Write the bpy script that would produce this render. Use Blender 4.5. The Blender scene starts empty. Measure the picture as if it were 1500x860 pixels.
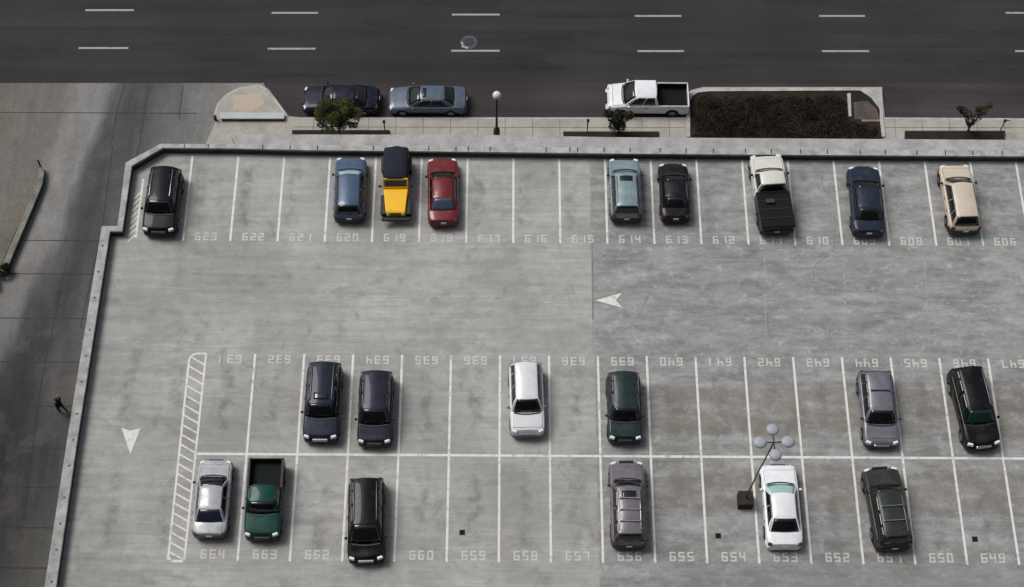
import bpy, bmesh, math, random
from mathutils import Vector, Matrix
random.seed(7)
R = math.radians
SC = bpy.context.scene
COL = SC.collection
PI = math.pi

# ------------------------------------------------------------------ camera
CAM = Vector((-0.06369, -32.60309, 79.81805)); PITCH, YAW, ROLL = 0.48858, -0.01686, 0.0214; FPX = 2350.0
RM = Matrix.Rotation(YAW, 3, 'Z') @ Matrix.Rotation(PITCH, 3, 'X') @ Matrix.Rotation(ROLL, 3, 'Z')
cd = bpy.data.cameras.new('camera'); cam = bpy.data.objects.new('camera', cd); COL.objects.link(cam)
cam.matrix_world = Matrix.Translation(CAM) @ RM.to_4x4()
cd.sensor_fit = 'HORIZONTAL'; cd.sensor_width = 36; cd.lens = 36 * FPX / 1500; cd.clip_start = 1; cd.clip_end = 2000
SC.camera = cam

# ------------------------------------------------------------------ light
EL, AZ = R(58), R(-60)            # sun elevation; azimuth from north (+Y), negative = west
w = bpy.data.worlds.new('World'); SC.world = w; w.use_nodes = True
nt = w.node_tree; nt.nodes.clear()
sky = nt.nodes.new('ShaderNodeTexSky'); sky.sky_type = 'NISHITA'; sky.sun_disc = False
sky.sun_elevation = EL; sky.sun_rotation = AZ; sky.dust_density = 4.0; sky.ozone_density = 0.6; sky.air_density = 0.8
bg = nt.nodes.new('ShaderNodeBackground'); bg.inputs[1].default_value = 0.07
wo = nt.nodes.new('ShaderNodeOutputWorld')
hs = nt.nodes.new('ShaderNodeHueSaturation'); hs.inputs['Saturation'].default_value = 0.45   # thin overcast
nt.links.new(sky.outputs[0], hs.inputs['Color']); nt.links.new(hs.outputs[0], bg.inputs[0]); nt.links.new(bg.outputs[0], wo.inputs[0])
sd = bpy.data.lights.new('sun', 'SUN'); sd.energy = 1.5; sd.angle = R(26); sd.color = (1.0, 0.97, 0.93)
so = bpy.data.objects.new('sun', sd); COL.objects.link(so)
sv = Vector((math.sin(AZ) * math.cos(EL), math.cos(AZ) * math.cos(EL), math.sin(EL)))
so.rotation_euler = sv.to_track_quat('Z', 'Y').to_euler()
vs = SC.view_settings; vs.view_transform = 'Standard'; vs.look = 'None'; vs.gamma = 1; vs.use_curve_mapping = False
vs.exposure = 0.53

S = -6.4                           # street level; the parking deck is z = 0
def U(px, py, z=0.0):
    """a point seen in the photograph, set on the level surface it lies on"""
    d = RM @ Vector(((px - 750) / FPX, -(py - 430) / FPX, -1.0))
    return CAM + d * ((z - CAM.z) / d.z)

# ------------------------------------------------------------------ materials
def lin(c): return tuple((v / 255 / 12.92) if v / 255 <= 0.04045 else ((v / 255 + 0.055) / 1.055) ** 2.4 for v in c)
def new_mat(name):
    m = bpy.data.materials.new(name); m.use_nodes = True
    return m, m.node_tree, m.node_tree.nodes['Principled BSDF']
def noise(nt, scale, detail=4, mapping=None, dist=0, rough=0.55, coord='Object'):
    tc = nt.nodes.new('ShaderNodeTexCoord'); n = nt.nodes.new('ShaderNodeTexNoise')
    n.inputs['Scale'].default_value = scale; n.inputs['Detail'].default_value = detail
    n.inputs['Distortion'].default_value = dist; n.inputs['Roughness'].default_value = rough
    if mapping:
        mp = nt.nodes.new('ShaderNodeMapping'); mp.inputs['Scale'].default_value = mapping[:3]
        if len(mapping) > 3: mp.inputs['Rotation'].default_value = (0, 0, mapping[3])
        nt.links.new(tc.outputs[coord], mp.inputs[0]); nt.links.new(mp.outputs[0], n.inputs[0])
    else: nt.links.new(tc.outputs[coord], n.inputs[0])
    return n.outputs['Fac']
def mr(nt, val, a, b, c=0.0, d=1.0, smooth=False):
    n = nt.nodes.new('ShaderNodeMapRange'); n.inputs[1].default_value = a; n.inputs[2].default_value = b
    n.inputs[3].default_value = c; n.inputs[4].default_value = d
    if smooth: n.interpolation_type = 'SMOOTHSTEP'
    nt.links.new(val, n.inputs[0]); return n.outputs[0]
def mth(nt, op, a, b=None):
    n = nt.nodes.new('ShaderNodeMath'); n.operation = op
    for i, v in enumerate((a, b)):
        if v is None: continue
        if isinstance(v, (int, float)): n.inputs[i].default_value = v
        else: nt.links.new(v, n.inputs[i])
    return n.outputs[0]
def mix(nt, fac, a, b, typ='MIX'):
    n = nt.nodes.new('ShaderNodeMix'); n.data_type = 'RGBA'; n.blend_type = typ
    for s, v in ((n.inputs[0], fac), (n.inputs[6], a), (n.inputs[7], b)):
        if isinstance(v, (int, float)): s.default_value = v
        elif isinstance(v, tuple): s.default_value = (*v[:3], 1)
        else: nt.links.new(v, s)
    return n.outputs[2]
def gain(nt, col, fac):            # multiply a colour by a scalar socket
    n = nt.nodes.new('ShaderNodeVectorMath'); n.operation = 'SCALE'
    nt.links.new(col, n.inputs[0]); nt.links.new(fac, n.inputs['Scale']); return n.outputs[0]
def bump(nt, p, h, strength, dist=0.02):
    b = nt.nodes.new('ShaderNodeBump'); b.inputs['Strength'].default_value = strength; b.inputs['Distance'].default_value = dist
    nt.links.new(h, b.inputs['Height']); nt.links.new(b.outputs[0], p.inputs['Normal'])

def rough_mat(name, rgb, rgb2=None, scale=1.0, fine=12.0, amt=0.12, rough=0.85, mapping=None, bmp=0.25):
    m, nt, p = new_mat(name); a = lin(rgb); b = lin(rgb2 or tuple(v * 0.9 for v in rgb))
    f = mr(nt, noise(nt, scale, 5, mapping), 0.35, 0.65)
    c = mix(nt, f, a, b)
    fn = noise(nt, fine, 3)
    c = gain(nt, c, mr(nt, fn, 0.3, 0.7, 1 - amt, 1 + amt))
    nt.links.new(c, p.inputs['Base Color']); p.inputs['Roughness'].default_value = rough
    p.inputs['Specular IOR Level'].default_value = 0.25
    if bmp: bump(nt, p, fn, bmp)
    return m
PM = {}
def paint(rgb, metal=0.0, rough=0.30, coat=0.25):
    metal *= 0.2
    k = (rgb, metal, rough, coat)
    if k in PM: return PM[k]
    m, nt, p = new_mat('car_paint')
    c = mix(nt, mr(nt, noise(nt, 2.2, 5, None, 0.6), 0.35, 0.65), lin(rgb), tuple(v * (0.72 if max(rgb) < 190 else 0.90) for v in lin(rgb)))
    refl_mottle = mr(nt, noise(nt, 1.6, 7, None, 0.8, 0.7), 0.48, 0.70, 0, 0.10 if max(rgb) < 190 else 0.03); c = mix(nt, refl_mottle, c, lin((120, 116, 110)))  # grey mottling in the colour imitates broken reflections
    nt.links.new(c, p.inputs['Base Color']); p.inputs['Metallic'].default_value = metal
    nt.links.new(mr(nt, refl_mottle, 0, 0.10, rough, rough + 0.25), p.inputs['Roughness'])
    dk = max(rgb) < 90
    p.inputs['Specular IOR Level'].default_value = 0.10 if dk else 0.28; p.inputs['Coat Weight'].default_value = 0.16 if dk else 0.35; p.inputs['Coat Roughness'].default_value = 0.03
    PM[k] = m; return m
def plain(name, rgb, rough=0.5, metal=0.0, spec=0.5, var=0.12, sc=8.0):
    m, nt, p = new_mat(name); n = noise(nt, sc, 3); a = lin(rgb)
    nt.links.new(mix(nt, mr(nt, n, 0.3, 0.7), a, tuple(v * (1 - var) for v in a)), p.inputs['Base Color'])
    p.inputs['Roughness'].default_value = rough; p.inputs['Metallic'].default_value = metal
    p.inputs['Specular IOR Level'].default_value = spec
    return m
GLASS = plain('tinted_glass', (18, 20, 22), 0.06, 0, 0.6)
GLASS_L = plain('reflection_tinted_glass', (58, 84, 84), 0.12, 0, 0.7)
GLASS_C = plain('pale_glass', (150, 186, 184), 0.2, 0, 0.6)
BLACKP = plain('black_plastic', (26, 26, 27), 0.6)
RUBBER = plain('rubber', (22, 22, 22), 0.85, 0, 0.2)
RIM = plain('alloy_rim', (120, 122, 126), 0.35, 0.7)
CHROME = plain('chrome', (170, 172, 176), 0.2, 0.9)
LAMP = plain('headlight_lens', (225, 228, 232), 0.15)
TAIL = plain('tail_lens', (95, 14, 12), 0.2)
PLATE = plain('number_plate', (190, 192, 196), 0.5)

def deck_material():
    m, nt, p = new_mat('deck_concrete')
    tc = nt.nodes.new('ShaderNodeTexCoord'); sp = nt.nodes.new('ShaderNodeSeparateXYZ'); nt.links.new(tc.outputs['Object'], sp.inputs[0])
    X, Y = sp.outputs[0], sp.outputs[1]
    big = mr(nt, noise(nt, 0.16, 4), 0.35, 0.65)
    c = mix(nt, big, lin((167, 167, 164)), lin((145, 145, 143)))
    # broom streaks that run along the aisle
    st = noise(nt, 1.0, 7, (0.16, 2.6, 1), 0.6); c = gain(nt, c, mr(nt, st, 0.32, 0.68, 0.88, 1.07))
    st2 = noise(nt, 1.0, 4, (0.7, 9.0, 1)); c = gain(nt, c, mr(nt, st2, 0.35, 0.65, 0.955, 1.045))
    bl = noise(nt, 1.4, 8, None, 0.4, 0.7); c = gain(nt, c, mr(nt, bl, 0.35, 0.65, 0.90, 1.08))
    sm = mr(nt, noise(nt, 0.35, 8, (1, 1.8, 1), 1.0, 0.7), 0.52, 0.64, 0, 0.45); c = mix(nt, sm, c, lin((122, 121, 118)))
    # newer, cooler and mottled slab to the east of the joint
    xn = mth(nt, 'ADD', X, mth(nt, 'MULTIPLY', mth(nt, 'SUBTRACT', noise(nt, 0.5, 2), 0.5), 0.25))
    east = mr(nt, xn, JX - 0.05, JX + 0.05)
    mot = noise(nt, 0.8, 12, (0.45, 1.5, 1), 0.15, 0.76)
    ec = mix(nt, mr(nt, mot, 0.40, 0.60), lin((152, 154, 155)), lin((106, 107, 107)))
    ec = gain(nt, ec, mr(nt, noise(nt, 1.0, 6, (0.12, 3.0, 1), 0.3), 0.32, 0.68, 0.90, 1.07))
    ec = gain(nt, ec, mr(nt, noise(nt, 3.2, 10, (0.8, 1.2, 1), 0.1, 0.85), 0.3, 0.7, 0.76, 1.18))
    c = mix(nt, mth(nt, 'MULTIPLY', east, 0.72), c, ec)
    # whitish efflorescence flecks
    fl = mr(nt, noise(nt, 1.5, 12, None, 0.2, 0.85), 0.54, 0.60, 0, 0.45)
    c = mix(nt, mth(nt, 'MULTIPLY', fl, east), c, lin((186, 186, 183)))
    # brown dirt lying in bands across the bays
    YW = mth(nt, 'ADD', Y, mth(nt, 'MULTIPLY', mth(nt, 'SUBTRACT', noise(nt, 0.9, 7, None, 0.8, 0.7), 0.5), 1.9))
    def band(y0, y1, s=0.22):
        return mth(nt, 'MULTIPLY', mr(nt, YW, y0 - s, y0 + s, smooth=True), mr(nt, YW, y1 - s, y1 + s, 1, 0, smooth=True))
    bd = mth(nt, 'MAXIMUM', band(1.3, 4.1), band(-3.0, -0.75))
    e2 = mr(nt, mth(nt, 'ADD', X, mth(nt, 'MULTIPLY', noise(nt, 0.6, 3), 2.0)), 9.0, 10.2)
    bn = mr(nt, noise(nt, 0.9, 10, None, 0.3, 0.72), 0.38, 0.62, 0.0, 0.85)
    c = mix(nt, mth(nt, 'MULTIPLY', mth(nt, 'MULTIPLY', bd, e2), bn), c, lin((116, 110, 100)))
    # dark wheel and drip stains
    oil = mr(nt, noise(nt, 0.8, 6, None, 0.6), 0.60, 0.70, 0, 0.35)
    c = mix(nt, oil, c, lin((104, 102, 100)))
    spot = mr(nt, noise(nt, 4.5, 2), 0.70, 0.76, 0, 0.45); c = mix(nt, spot, c, lin((96, 95, 93)))
    fx = mth(nt, 'ABSOLUTE', mth(nt, 'SUBTRACT', mth(nt, 'FRACT', mth(nt, 'DIVIDE', mth(nt, 'ADD', X, mth(nt, 'MULTIPLY', noise(nt, 0.7, 3), 0.9)), 2.7)), 0.67))
    lanes = mth(nt, 'MAXIMUM', mth(nt, 'MULTIPLY', mr(nt, mth(nt, 'ABSOLUTE', Y), 5.6, 4.8), mr(nt, mth(nt, 'ABSOLUTE', Y), 0.6, 1.6)), mth(nt, 'MULTIPLY', mr(nt, Y, 13.4, 14.4), mr(nt, Y, 18.6, 17.6)))
    dr_ = mth(nt, 'MULTIPLY', mth(nt, 'MULTIPLY', mr(nt, fx, 0.20, 0.04, smooth=True), lanes), mr(nt, noise(nt, 1.1, 8, None, 0.3, 0.7), 0.44, 0.62, 0, 0.55))
    c = mix(nt, dr_, c, lin((98, 97, 94)))
    # darker traffic film to the south side
    sf = mth(nt, 'MULTIPLY', mr(nt, mth(nt, 'ADD', Y, mth(nt, 'MULTIPLY', noise(nt, 0.4, 4), 3.0)), -3.6, -5.2), 0.35)
    c = mix(nt, mth(nt, 'MULTIPLY', sf, e2), c, lin((118, 116, 113)))
    fine = noise(nt, 16.0, 4); c = gain(nt, c, mr(nt, fine, 0.3, 0.7, 0.91, 1.09))
    nt.links.new(c, p.inputs['Base Color']); p.inputs['Roughness'].default_value = 0.85; p.inputs['Specular IOR Level'].default_value = 0.2
    bump(nt, p, fine, 0.2)
    return m
def paint_line(name, rgb, wear=0.35, under=(150, 149, 146)):
    m, nt, p = new_mat(name)
    f = mr(nt, noise(nt, 2.2, 8, None, 0.8, 0.7), 0.50, 0.68, 0, wear * 2)
    f2 = mr(nt, noise(nt, 14.0, 4), 0.5, 0.8, 0, wear)
    c = mix(nt, mth(nt, 'MAXIMUM', f, f2), lin(rgb), lin(under))
    nt.links.new(c, p.inputs['Base Color']); p.inputs['Roughness'].default_value = 0.7
    return m
JX = U(868, 420).x
DECK = deck_material()
WHITE = paint_line('white_line_paint', (212, 212, 209), 0.40)
WORN = paint_line('worn_number_paint', (190, 190, 187), 0.38)
ROADW = paint_line('road_line_paint', (150, 150, 152), 0.25, (70, 69, 71))
def asphalt(name, c1, c2, streak=0.12, rot=0.0):
    m, nt, p = new_mat(name)
    c = mix(nt, mr(nt, noise(nt, 0.12, 4), 0.35, 0.65), lin(c1), lin(c2))
    c = gain(nt, c, mr(nt, noise(nt, 1.0, 5, (0.035, 1.1, 1, rot)), 0.3, 0.7, 1 - streak, 1 + streak))
    c = gain(nt, c, mr(nt, noise(nt, 1.0, 4, (0.2, 5.0, 1, rot)), 0.3, 0.7, 0.95, 1.05))
    c = gain(nt, c, mr(nt, noise(nt, 1.0, 2, (0.012, 0.42, 1, rot)), 0.3, 0.7, 0.86, 1.12))
    pt = mr(nt, noise(nt, 1.0, 6, (0.09, 0.5, 1), 0.4), 0.56, 0.60, 0, 0.16); c = gain(nt, c, mr(nt, pt, 0, 1, 1, 0))
    fn = noise(nt, 10, 5); c = gain(nt, c, mr(nt, fn, 0.3, 0.7, 0.86, 1.14))
    nt.links.new(c, p.inputs['Base Color']); p.inputs['Roughness'].default_value = 0.9; p.inputs['Specular IOR Level'].default_value = 0.2
    bump(nt, p, fn, 0.3); return m
ASPH = asphalt('asphalt', (56, 54, 57), (48, 47, 49), 0.16)
PARKL = asphalt('parking_lane_asphalt', (66, 61, 62), (52, 49, 50), 0.16)
CONC = rough_mat('sidewalk_concrete', (166, 163, 154), (146, 143, 136), 0.8, 9, 0.10)
COPE = rough_mat('coping_concrete', (172, 173, 172), (138, 139, 137), 1.6, 9, 0.10)
LEDGE = rough_mat('ledge_concrete', (166, 167, 167), (142, 142, 141), 0.9, 8, 0.12)
WALLD = rough_mat('shade_dark_wall_concrete', (70, 69, 68), (52, 52, 51), 1.5, 8, 0.15)  # dark colour imitates the shade on the wall faces
GARW = rough_mat('garage_wall_concrete', (130, 130, 128), (110, 110, 108), 0.5, 6, 0.1)
DARKJ = rough_mat('joint_filler', (70, 69, 68), (58, 57, 56), 2, 9, 0.1)
KERB = rough_mat('kerb_concrete', (176, 175, 172), (150, 149, 147), 1.5, 8, 0.1)
SOIL = rough_mat('soil', (40, 35, 29), (30, 26, 22), 1.5, 8, 0.3)
SOIL2 = rough_mat('dry_soil', (92, 80, 76), (72, 66, 62), 1.5, 8, 0.2)
VERGE = rough_mat('verge_earth', (112, 109, 101), (94, 90, 82), 0.35, 5, 0.2)
def drive_material():
    m, nt, p = new_mat('driveway_pavement')
    tc = nt.nodes.new('ShaderNodeTexCoord'); sp = nt.nodes.new('ShaderNodeSeparateXYZ'); nt.links.new(tc.outputs['Object'], sp.inputs[0])
    X, Y = sp.outputs[0], sp.outputs[1]
    q = [U(195, 150, S), U(140, 300, S), U(58, 500, S)]            # the worn wheel lane bends away from the garage
    (y0, x0), (y1, x1), (y2, x2) = [(v.y, v.x) for v in q]
    d1 = (x1 - x0) / (y1 - y0); d2 = ((x2 - x1) / (y2 - y1) - d1) / (y2 - y0)
    ya = mth(nt, 'SUBTRACT', Y, y0); yb = mth(nt, 'SUBTRACT', Y, y1)
    cx = mth(nt, 'ADD', mth(nt, 'ADD', mth(nt, 'MULTIPLY', ya, d1), x0), mth(nt, 'MULTIPLY', mth(nt, 'MULTIPLY', ya, yb), d2))
    s = mth(nt, 'SUBTRACT', X, cx); s = mth(nt, 'ADD', s, mth(nt, 'MULTIPLY', mth(nt, 'SUBTRACT', noise(nt, 0.35, 7, (1, .4, 1), 0.3, 0.65), 0.5), 2.4))
    cr = nt.nodes.new('ShaderNodeValToRGB'); nt.links.new(mr(nt, s, -10, 10), cr.inputs[0]); el = cr.color_ramp.elements
    el[0].position = 0.10; el[0].color = (*lin((106, 103, 97)), 1); el[1].position = 0.82; el[1].color = (*lin((140, 140, 138)), 1)
    for o_, col in ((-4.6, (110, 109, 106)), (-3.6, (132, 131, 129)), (-2.0, (126, 126, 126)), (-1.2, (84, 84, 87)), (0.0, (70, 70, 73)), (0.9, (76, 76, 79)), (2.0, (92, 92, 95)), (3.8, (106, 106, 107))):
        e = el.new((o_ + 10) / 20); e.color = (*lin(col), 1)
    tr = noise(nt, 1.0, 5, (0.9, 0.08, 1, R(8)), 0.3)
    c = gain(nt, cr.outputs[0], mr(nt, tr, 0.35, 0.65, 1.04, 0.80))
    c = gain(nt, c, mr(nt, mth(nt, 'ADD', Y, mth(nt, 'MULTIPLY', noise(nt, 0.2, 5), 6.0)), 19.0, 5.0, 1.0, 0.46))  # pavement colour darkened southward, standing in for shade
    br = mr(nt, noise(nt, 0.3, 6, None, 0.8, 0.65), 0.48, 0.62, 0, 0.35); c = mix(nt, br, c, lin((100, 96, 90)))
    c = gain(nt, c, mr(nt, noise(nt, 1.0, 10, (1, .6, 1), 0.3, 0.8), 0.3, 0.7, 0.80, 1.20))
    fn = noise(nt, 7, 6); c = gain(nt, c, mr(nt, fn, 0.3, 0.7, 0.87, 1.13))
    nt.links.new(c, p.inputs['Base Color']); p.inputs['Roughness'].default_value = 0.85; p.inputs['Specular IOR Level'].default_value = 0.2
    bump(nt, p, fn, 0.25); return m
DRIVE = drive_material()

# ------------------------------------------------------------------ mesh helpers
def link_mesh(name, bm, mat, parent=None, smooth=False, bevel=0.0, seg=2, loc=None):
    me = bpy.data.meshes.new(name); bmesh.ops.recalc_face_normals(bm, faces=bm.faces); bm.to_mesh(me); bm.free()
    if isinstance(mat, (list, tuple)):
        for x in mat: me.materials.append(x)
    else: me.materials.append(mat)
    if smooth:
        for p in me.polygons: p.use_smooth = True
    o = bpy.data.objects.new(name, me); COL.objects.link(o)
    if parent: o.parent = parent
    if loc: o.location = loc
    if bevel:
        b = o.modifiers.new('bevel', 'BEVEL'); b.width = bevel; b.segments = seg; b.limit_method = 'ANGLE'; b.angle_limit = R(32)
    return o
def tag(o, label=None, cat=None, group=None, kind=None):
    if label: o['label'] = label
    if cat: o['category'] = cat
    if group: o['group'] = group
    if kind: o['kind'] = kind
    return o
def empty(name, loc=(0, 0, 0), rz=0.0):
    o = bpy.data.objects.new(name, None); COL.objects.link(o); o.location = loc; o.rotation_euler = (0, 0, rz)
    o.empty_display_size = 0.3; return o
def bm_box(bm, c, s, rz=0.0, top=None):
    """box centred at c with size s; top = (sx, sy) scales its top face"""
    hx, hy, hz = s[0] / 2, s[1] / 2, s[2] / 2; tx, ty = top or (1, 1)
    co = [(-hx, -hy, -hz), (hx, -hy, -hz), (hx, hy, -hz), (-hx, hy, -hz), (-hx * tx, -hy * ty, hz), (hx * tx, -hy * ty, hz), (hx * tx, hy * ty, hz), (-hx * tx, hy * ty, hz)]
    ca, sa = math.cos(rz), math.sin(rz)
    v = [bm.verts.new((c[0] + x * ca - y * sa, c[1] + x * sa + y * ca, c[2] + z)) for x, y, z in co]
    for f in ((0, 3, 2, 1), (4, 5, 6, 7), (0, 1, 5, 4), (1, 2, 6, 5), (2, 3, 7, 6), (3, 0, 4, 7)): bm.faces.new([v[i] for i in f])
def box(name, c, s, mat, parent=None, rz=0, bevel=0.0, top=None, smooth=False):
    bm = bmesh.new(); bm_box(bm, c, s, rz, top); return link_mesh(name, bm, mat, parent, smooth, bevel)
def bm_prism(bm, pts, z0, z1):
    a = [bm.verts.new((p[0], p[1], z0)) for p in pts]; b = [bm.verts.new((p[0], p[1], z1)) for p in pts]
    bm.faces.new(b); bm.faces.new(a[::-1]); n = len(pts)
    for i in range(n): bm.faces.new((a[i], a[(i + 1) % n], b[(i + 1) % n], b[i]))
def prism(name, pts, z0, z1, mat, parent=None, bevel=0.0):
    bm = bmesh.new(); bm_prism(bm, pts, z0, z1); bmesh.ops.triangulate(bm, faces=[f for f in bm.faces if len(f.verts) > 4])
    return link_mesh(name, bm, mat, parent, False, bevel)
def bm_sheet(bm, pts, z):
    bm.faces.new([bm.verts.new((p[0], p[1], z)) for p in pts])
def sheet(name, pts, z, mat, parent=None):
    bm = bmesh.new(); bm_sheet(bm, pts, z); bmesh.ops.triangulate(bm, faces=bm.faces); 
    for f in bm.faces:
        f.normal_update()
    return link_mesh(name, bm, mat, parent)
def bm_line(bm, a, b, w, z):
    a, b = Vector(a[:2]), Vector(b[:2]); d = (b - a).normalized(); n = Vector((-d.y, d.x)) * w / 2
    bm_sheet(bm, [a - n, b - n, b + n, a + n], z)
def bm_tube(bm, pts, rad, n=8, caps=True):
    rings = []
    for i, p in enumerate(pts):
        p = Vector(p); d = (Vector(pts[min(i + 1, len(pts) - 1)]) - Vector(pts[max(i - 1, 0)])).normalized()
        u = d.orthogonal().normalized(); v = d.cross(u); r = rad[i] if isinstance(rad, (list, tuple)) else rad
        if rings:
            pu = rings[-1][1]; u = (pu - d * pu.dot(d)).normalized(); v = d.cross(u)
        rings.append(([bm.verts.new(p + (u * math.cos(2 * PI * k / n) + v * math.sin(2 * PI * k / n)) * r) for k in range(n)], u))
    for (a, _), (b, _) in zip(rings, rings[1:]):
        for k in range(n): bm.faces.new((a[k], a[(k + 1) % n], b[(k + 1) % n], b[k]))
    if caps: bm.faces.new(rings[0][0][::-1]); bm.faces.new(rings[-1][0])
def tube(name, pts, rad, mat, parent=None, n=8, smooth=True):
    bm = bmesh.new(); bm_tube(bm, pts, rad, n); return link_mesh(name, bm, mat, parent, smooth)
def bm_ball(bm, c, r, seg=12, sc=(1, 1, 1)):
    m = Matrix.Translation(Vector(c)) @ Matrix.Diagonal((r * sc[0], r * sc[1], r * sc[2], 1))
    bmesh.ops.create_uvsphere(bm, u_segments=seg, v_segments=seg // 2 + 2, radius=1, matrix=m)
def ball(name, c, r, mat, parent=None, sc=(1, 1, 1), seg=14):
    bm = bmesh.new(); bm_ball(bm, c, r, seg, sc); return link_mesh(name, bm, mat, parent, True)
def P2(px, py, z): q = U(px, py, z); return (q.x, q.y)

# ================================================================== SETTING: street level
sheet('ground', [(-600, -500), (600, -500), (600, 700), (-600, 700)], S - 0.16, rough_mat('ground_earth', (96, 94, 90), (80, 78, 75), 0.1, 2, 0.1)).__setitem__('kind', 'structure')
# the road: traffic lanes and, nearer the garage, a browner parking lane
def RY(x):
    p, q = P2(0, 121.5, S), P2(1500, 121.5, S); return p[1] + (q[1] - p[1]) * (x - p[0]) / (q[0] - p[0])
road = tag(sheet('road', [(-300, RY(-300)), (300, RY(300)), (300, 50), (-300, 50)], S, ASPH), kind='structure')
road['label'] = 'dark asphalt street with dashed white lane lines'
LY = P2(700, 122, S)[1]; KY = P2(800, 171, S)[1]
sheet('parking_lane', [P2(388, 122, S), P2(430, 176, S), (60, KY - 0.1), (300, KY - 0.1), (300, LY + 0.9), (P2(388, 122, S)[0], LY + 0.6)], S - 0.004, PARKL, road)
for xs, y0 in (((125, 196), 15), ((398, 466), 19), ((662, 732), 21.5), ((930, 998), 23.5), ((1200, 1267), 23.5), ((1473, 1545), 19),
               ((115, 188), 70.5), ((392, 462), 71.5), ((661, 732), 74.5), ((934, 1002), 75), ((1204, 1273), 75), ((1487, 1556), 75), ((-155, -85), 68), ((-150, -80), 10)):
    bm = bmesh.new(); bm_line(bm, P2(xs[0], y0, S), P2(xs[1], y0, S), 0.15, S + 0.008); link_mesh('lane_dash', bm, ROADW, road)
bm = bmesh.new()
for a, b in (((-200, 40), (375, 43)), ((375, 43.5), (750, 48)), ((750, 48.5), (1300, 48)), ((1300, 47.5), (1700, 44)), ((-200, 108), (190, 114))):
    bm_line(bm, P2(*a, S), P2(*b, S), 0.10, S + 0.005)
link_mesh('seam', bm, rough_mat('tar_seam', (44, 42, 45), (48, 46, 48), 1, 6, 0.1), road)
# manhole in the road
mh = U(687, 62, S)
t = tag(empty('manhole_cover', (mh.x, mh.y, S)), 'worn pale manhole cover set in the dark street above a lane dash', 'manhole cover')
bm = bmesh.new(); bmesh.ops.create_cone(bm, cap_ends=True, segments=28, radius1=0.55, radius2=0.55, depth=0.012, matrix=Matrix.Translation((0, 0, 0.012)))
link_mesh('collar', bm, rough_mat('collar_concrete', (92, 90, 96), (74, 72, 76), 3, 9, 0.2), t)
bm = bmesh.new(); bmesh.ops.create_cone(bm, cap_ends=True, segments=28, radius1=0.36, radius2=0.36, depth=0.012, matrix=Matrix.Translation((0, 0, 0.022)))
link_mesh('cover', bm, rough_mat('cast_iron', (66, 64, 68), (56, 54, 58), 4, 12, 0.2), t)
bm = bmesh.new(); bm_line(bm, (-0.48, -0.34), (-0.05, -0.50), 0.16, 0.034); bm_line(bm, (-0.52, 0.02), (-0.40, -0.24), 0.12, 0.034)
link_mesh('paint_mark', bm, ROADW, t)

# driveway on the west side
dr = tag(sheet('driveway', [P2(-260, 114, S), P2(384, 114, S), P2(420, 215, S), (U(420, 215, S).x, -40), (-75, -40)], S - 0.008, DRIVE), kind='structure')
bm = bmesh.new()
for y in (165, 352, 401, 466, 530, 595, 656, 714, 773, 832):
    bm_line(bm, P2(-120, y - 1, S), P2(290 if y < 200 else 190, y + 1, S), 0.05, S + 0.002)
for pts in (((182, 124), (172, 160), (162, 215)), ((218, 124), (212, 160), (204, 215), (190, 262)), ((268, 124), (262, 175)), ((165, 215), (150, 330), (118, 480)), ((98, 380), (60, 560), (35, 760))):
    for a, b in zip(pts, pts[1:]): bm_line(bm, P2(*a, S), P2(*b, S), 0.05, S + 0.002)
link_mesh('joint', bm, rough_mat('pavement_joint', (62, 62, 62), (54, 54, 54), 2, 9, 0.1), dr)
for (x0, x1, y) in ((90, 190, 113), (60, 110, 116)): pass
# verge and low retaining wall at the far left
vg = tag(prism('verge', [P2(-300, 420, S), P2(-60, 362, S), P2(-8, 322, S), P2(22, 286, S), P2(44, 258, S), P2(58, 246, S), P2(56, 272, S), P2(40, 305, S), P2(18, 350, S), P2(-2, 398, S), P2(-70, 560, S), P2(-300, 560, S)], S - 0.1, S + 0.02, VERGE), kind='structure')
rw = empty('retaining_wall', (0, 0, 0)); tag(rw, 'low concrete retaining wall with pale top curving beside the driveway', 'wall')
def ribbon(name, A, B, z0, z1, mat, parent, i0=0, bevel=0):
    bm = bmesh.new()
    rows = [[bm.verts.new((p[0], p[1], z)) for p in L] for L, z in ((A, z0), (A, z1), (B, z1), (B, z0))]
    for r in range(4):
        a, b = rows[r], rows[(r + 1) % 4]
        for i in range(len(A) - 1): bm.faces.new((a[i], a[i + 1], b[i + 1], b[i]))
    bm.faces.new([rows[k][0] for k in range(4)]); bm.faces.new([rows[k][-1] for k in range(4)][::-1])
    return link_mesh(name, bm, mat, parent, False, bevel)
ra = [P2(x, y, S + 0.5) for x, y in ((60, 243), (64, 252), (62, 268), (50, 298), (30, 345), (8, 398))]
rb = [(x - 0.30, y + 0.06) for x, y in ra]
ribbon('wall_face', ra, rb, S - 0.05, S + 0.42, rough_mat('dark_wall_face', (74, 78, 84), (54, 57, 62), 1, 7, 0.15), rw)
ribbon('coping', [(x + 0.02, y) for x, y in ra], [(x - 0.03, y + 0.02) for x, y in rb], S + 0.42, S + 0.50, rough_mat('old_coping', (128, 129, 122), (98, 98, 90), 1, 7, 0.15), rw, 0, 0.02)

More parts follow.
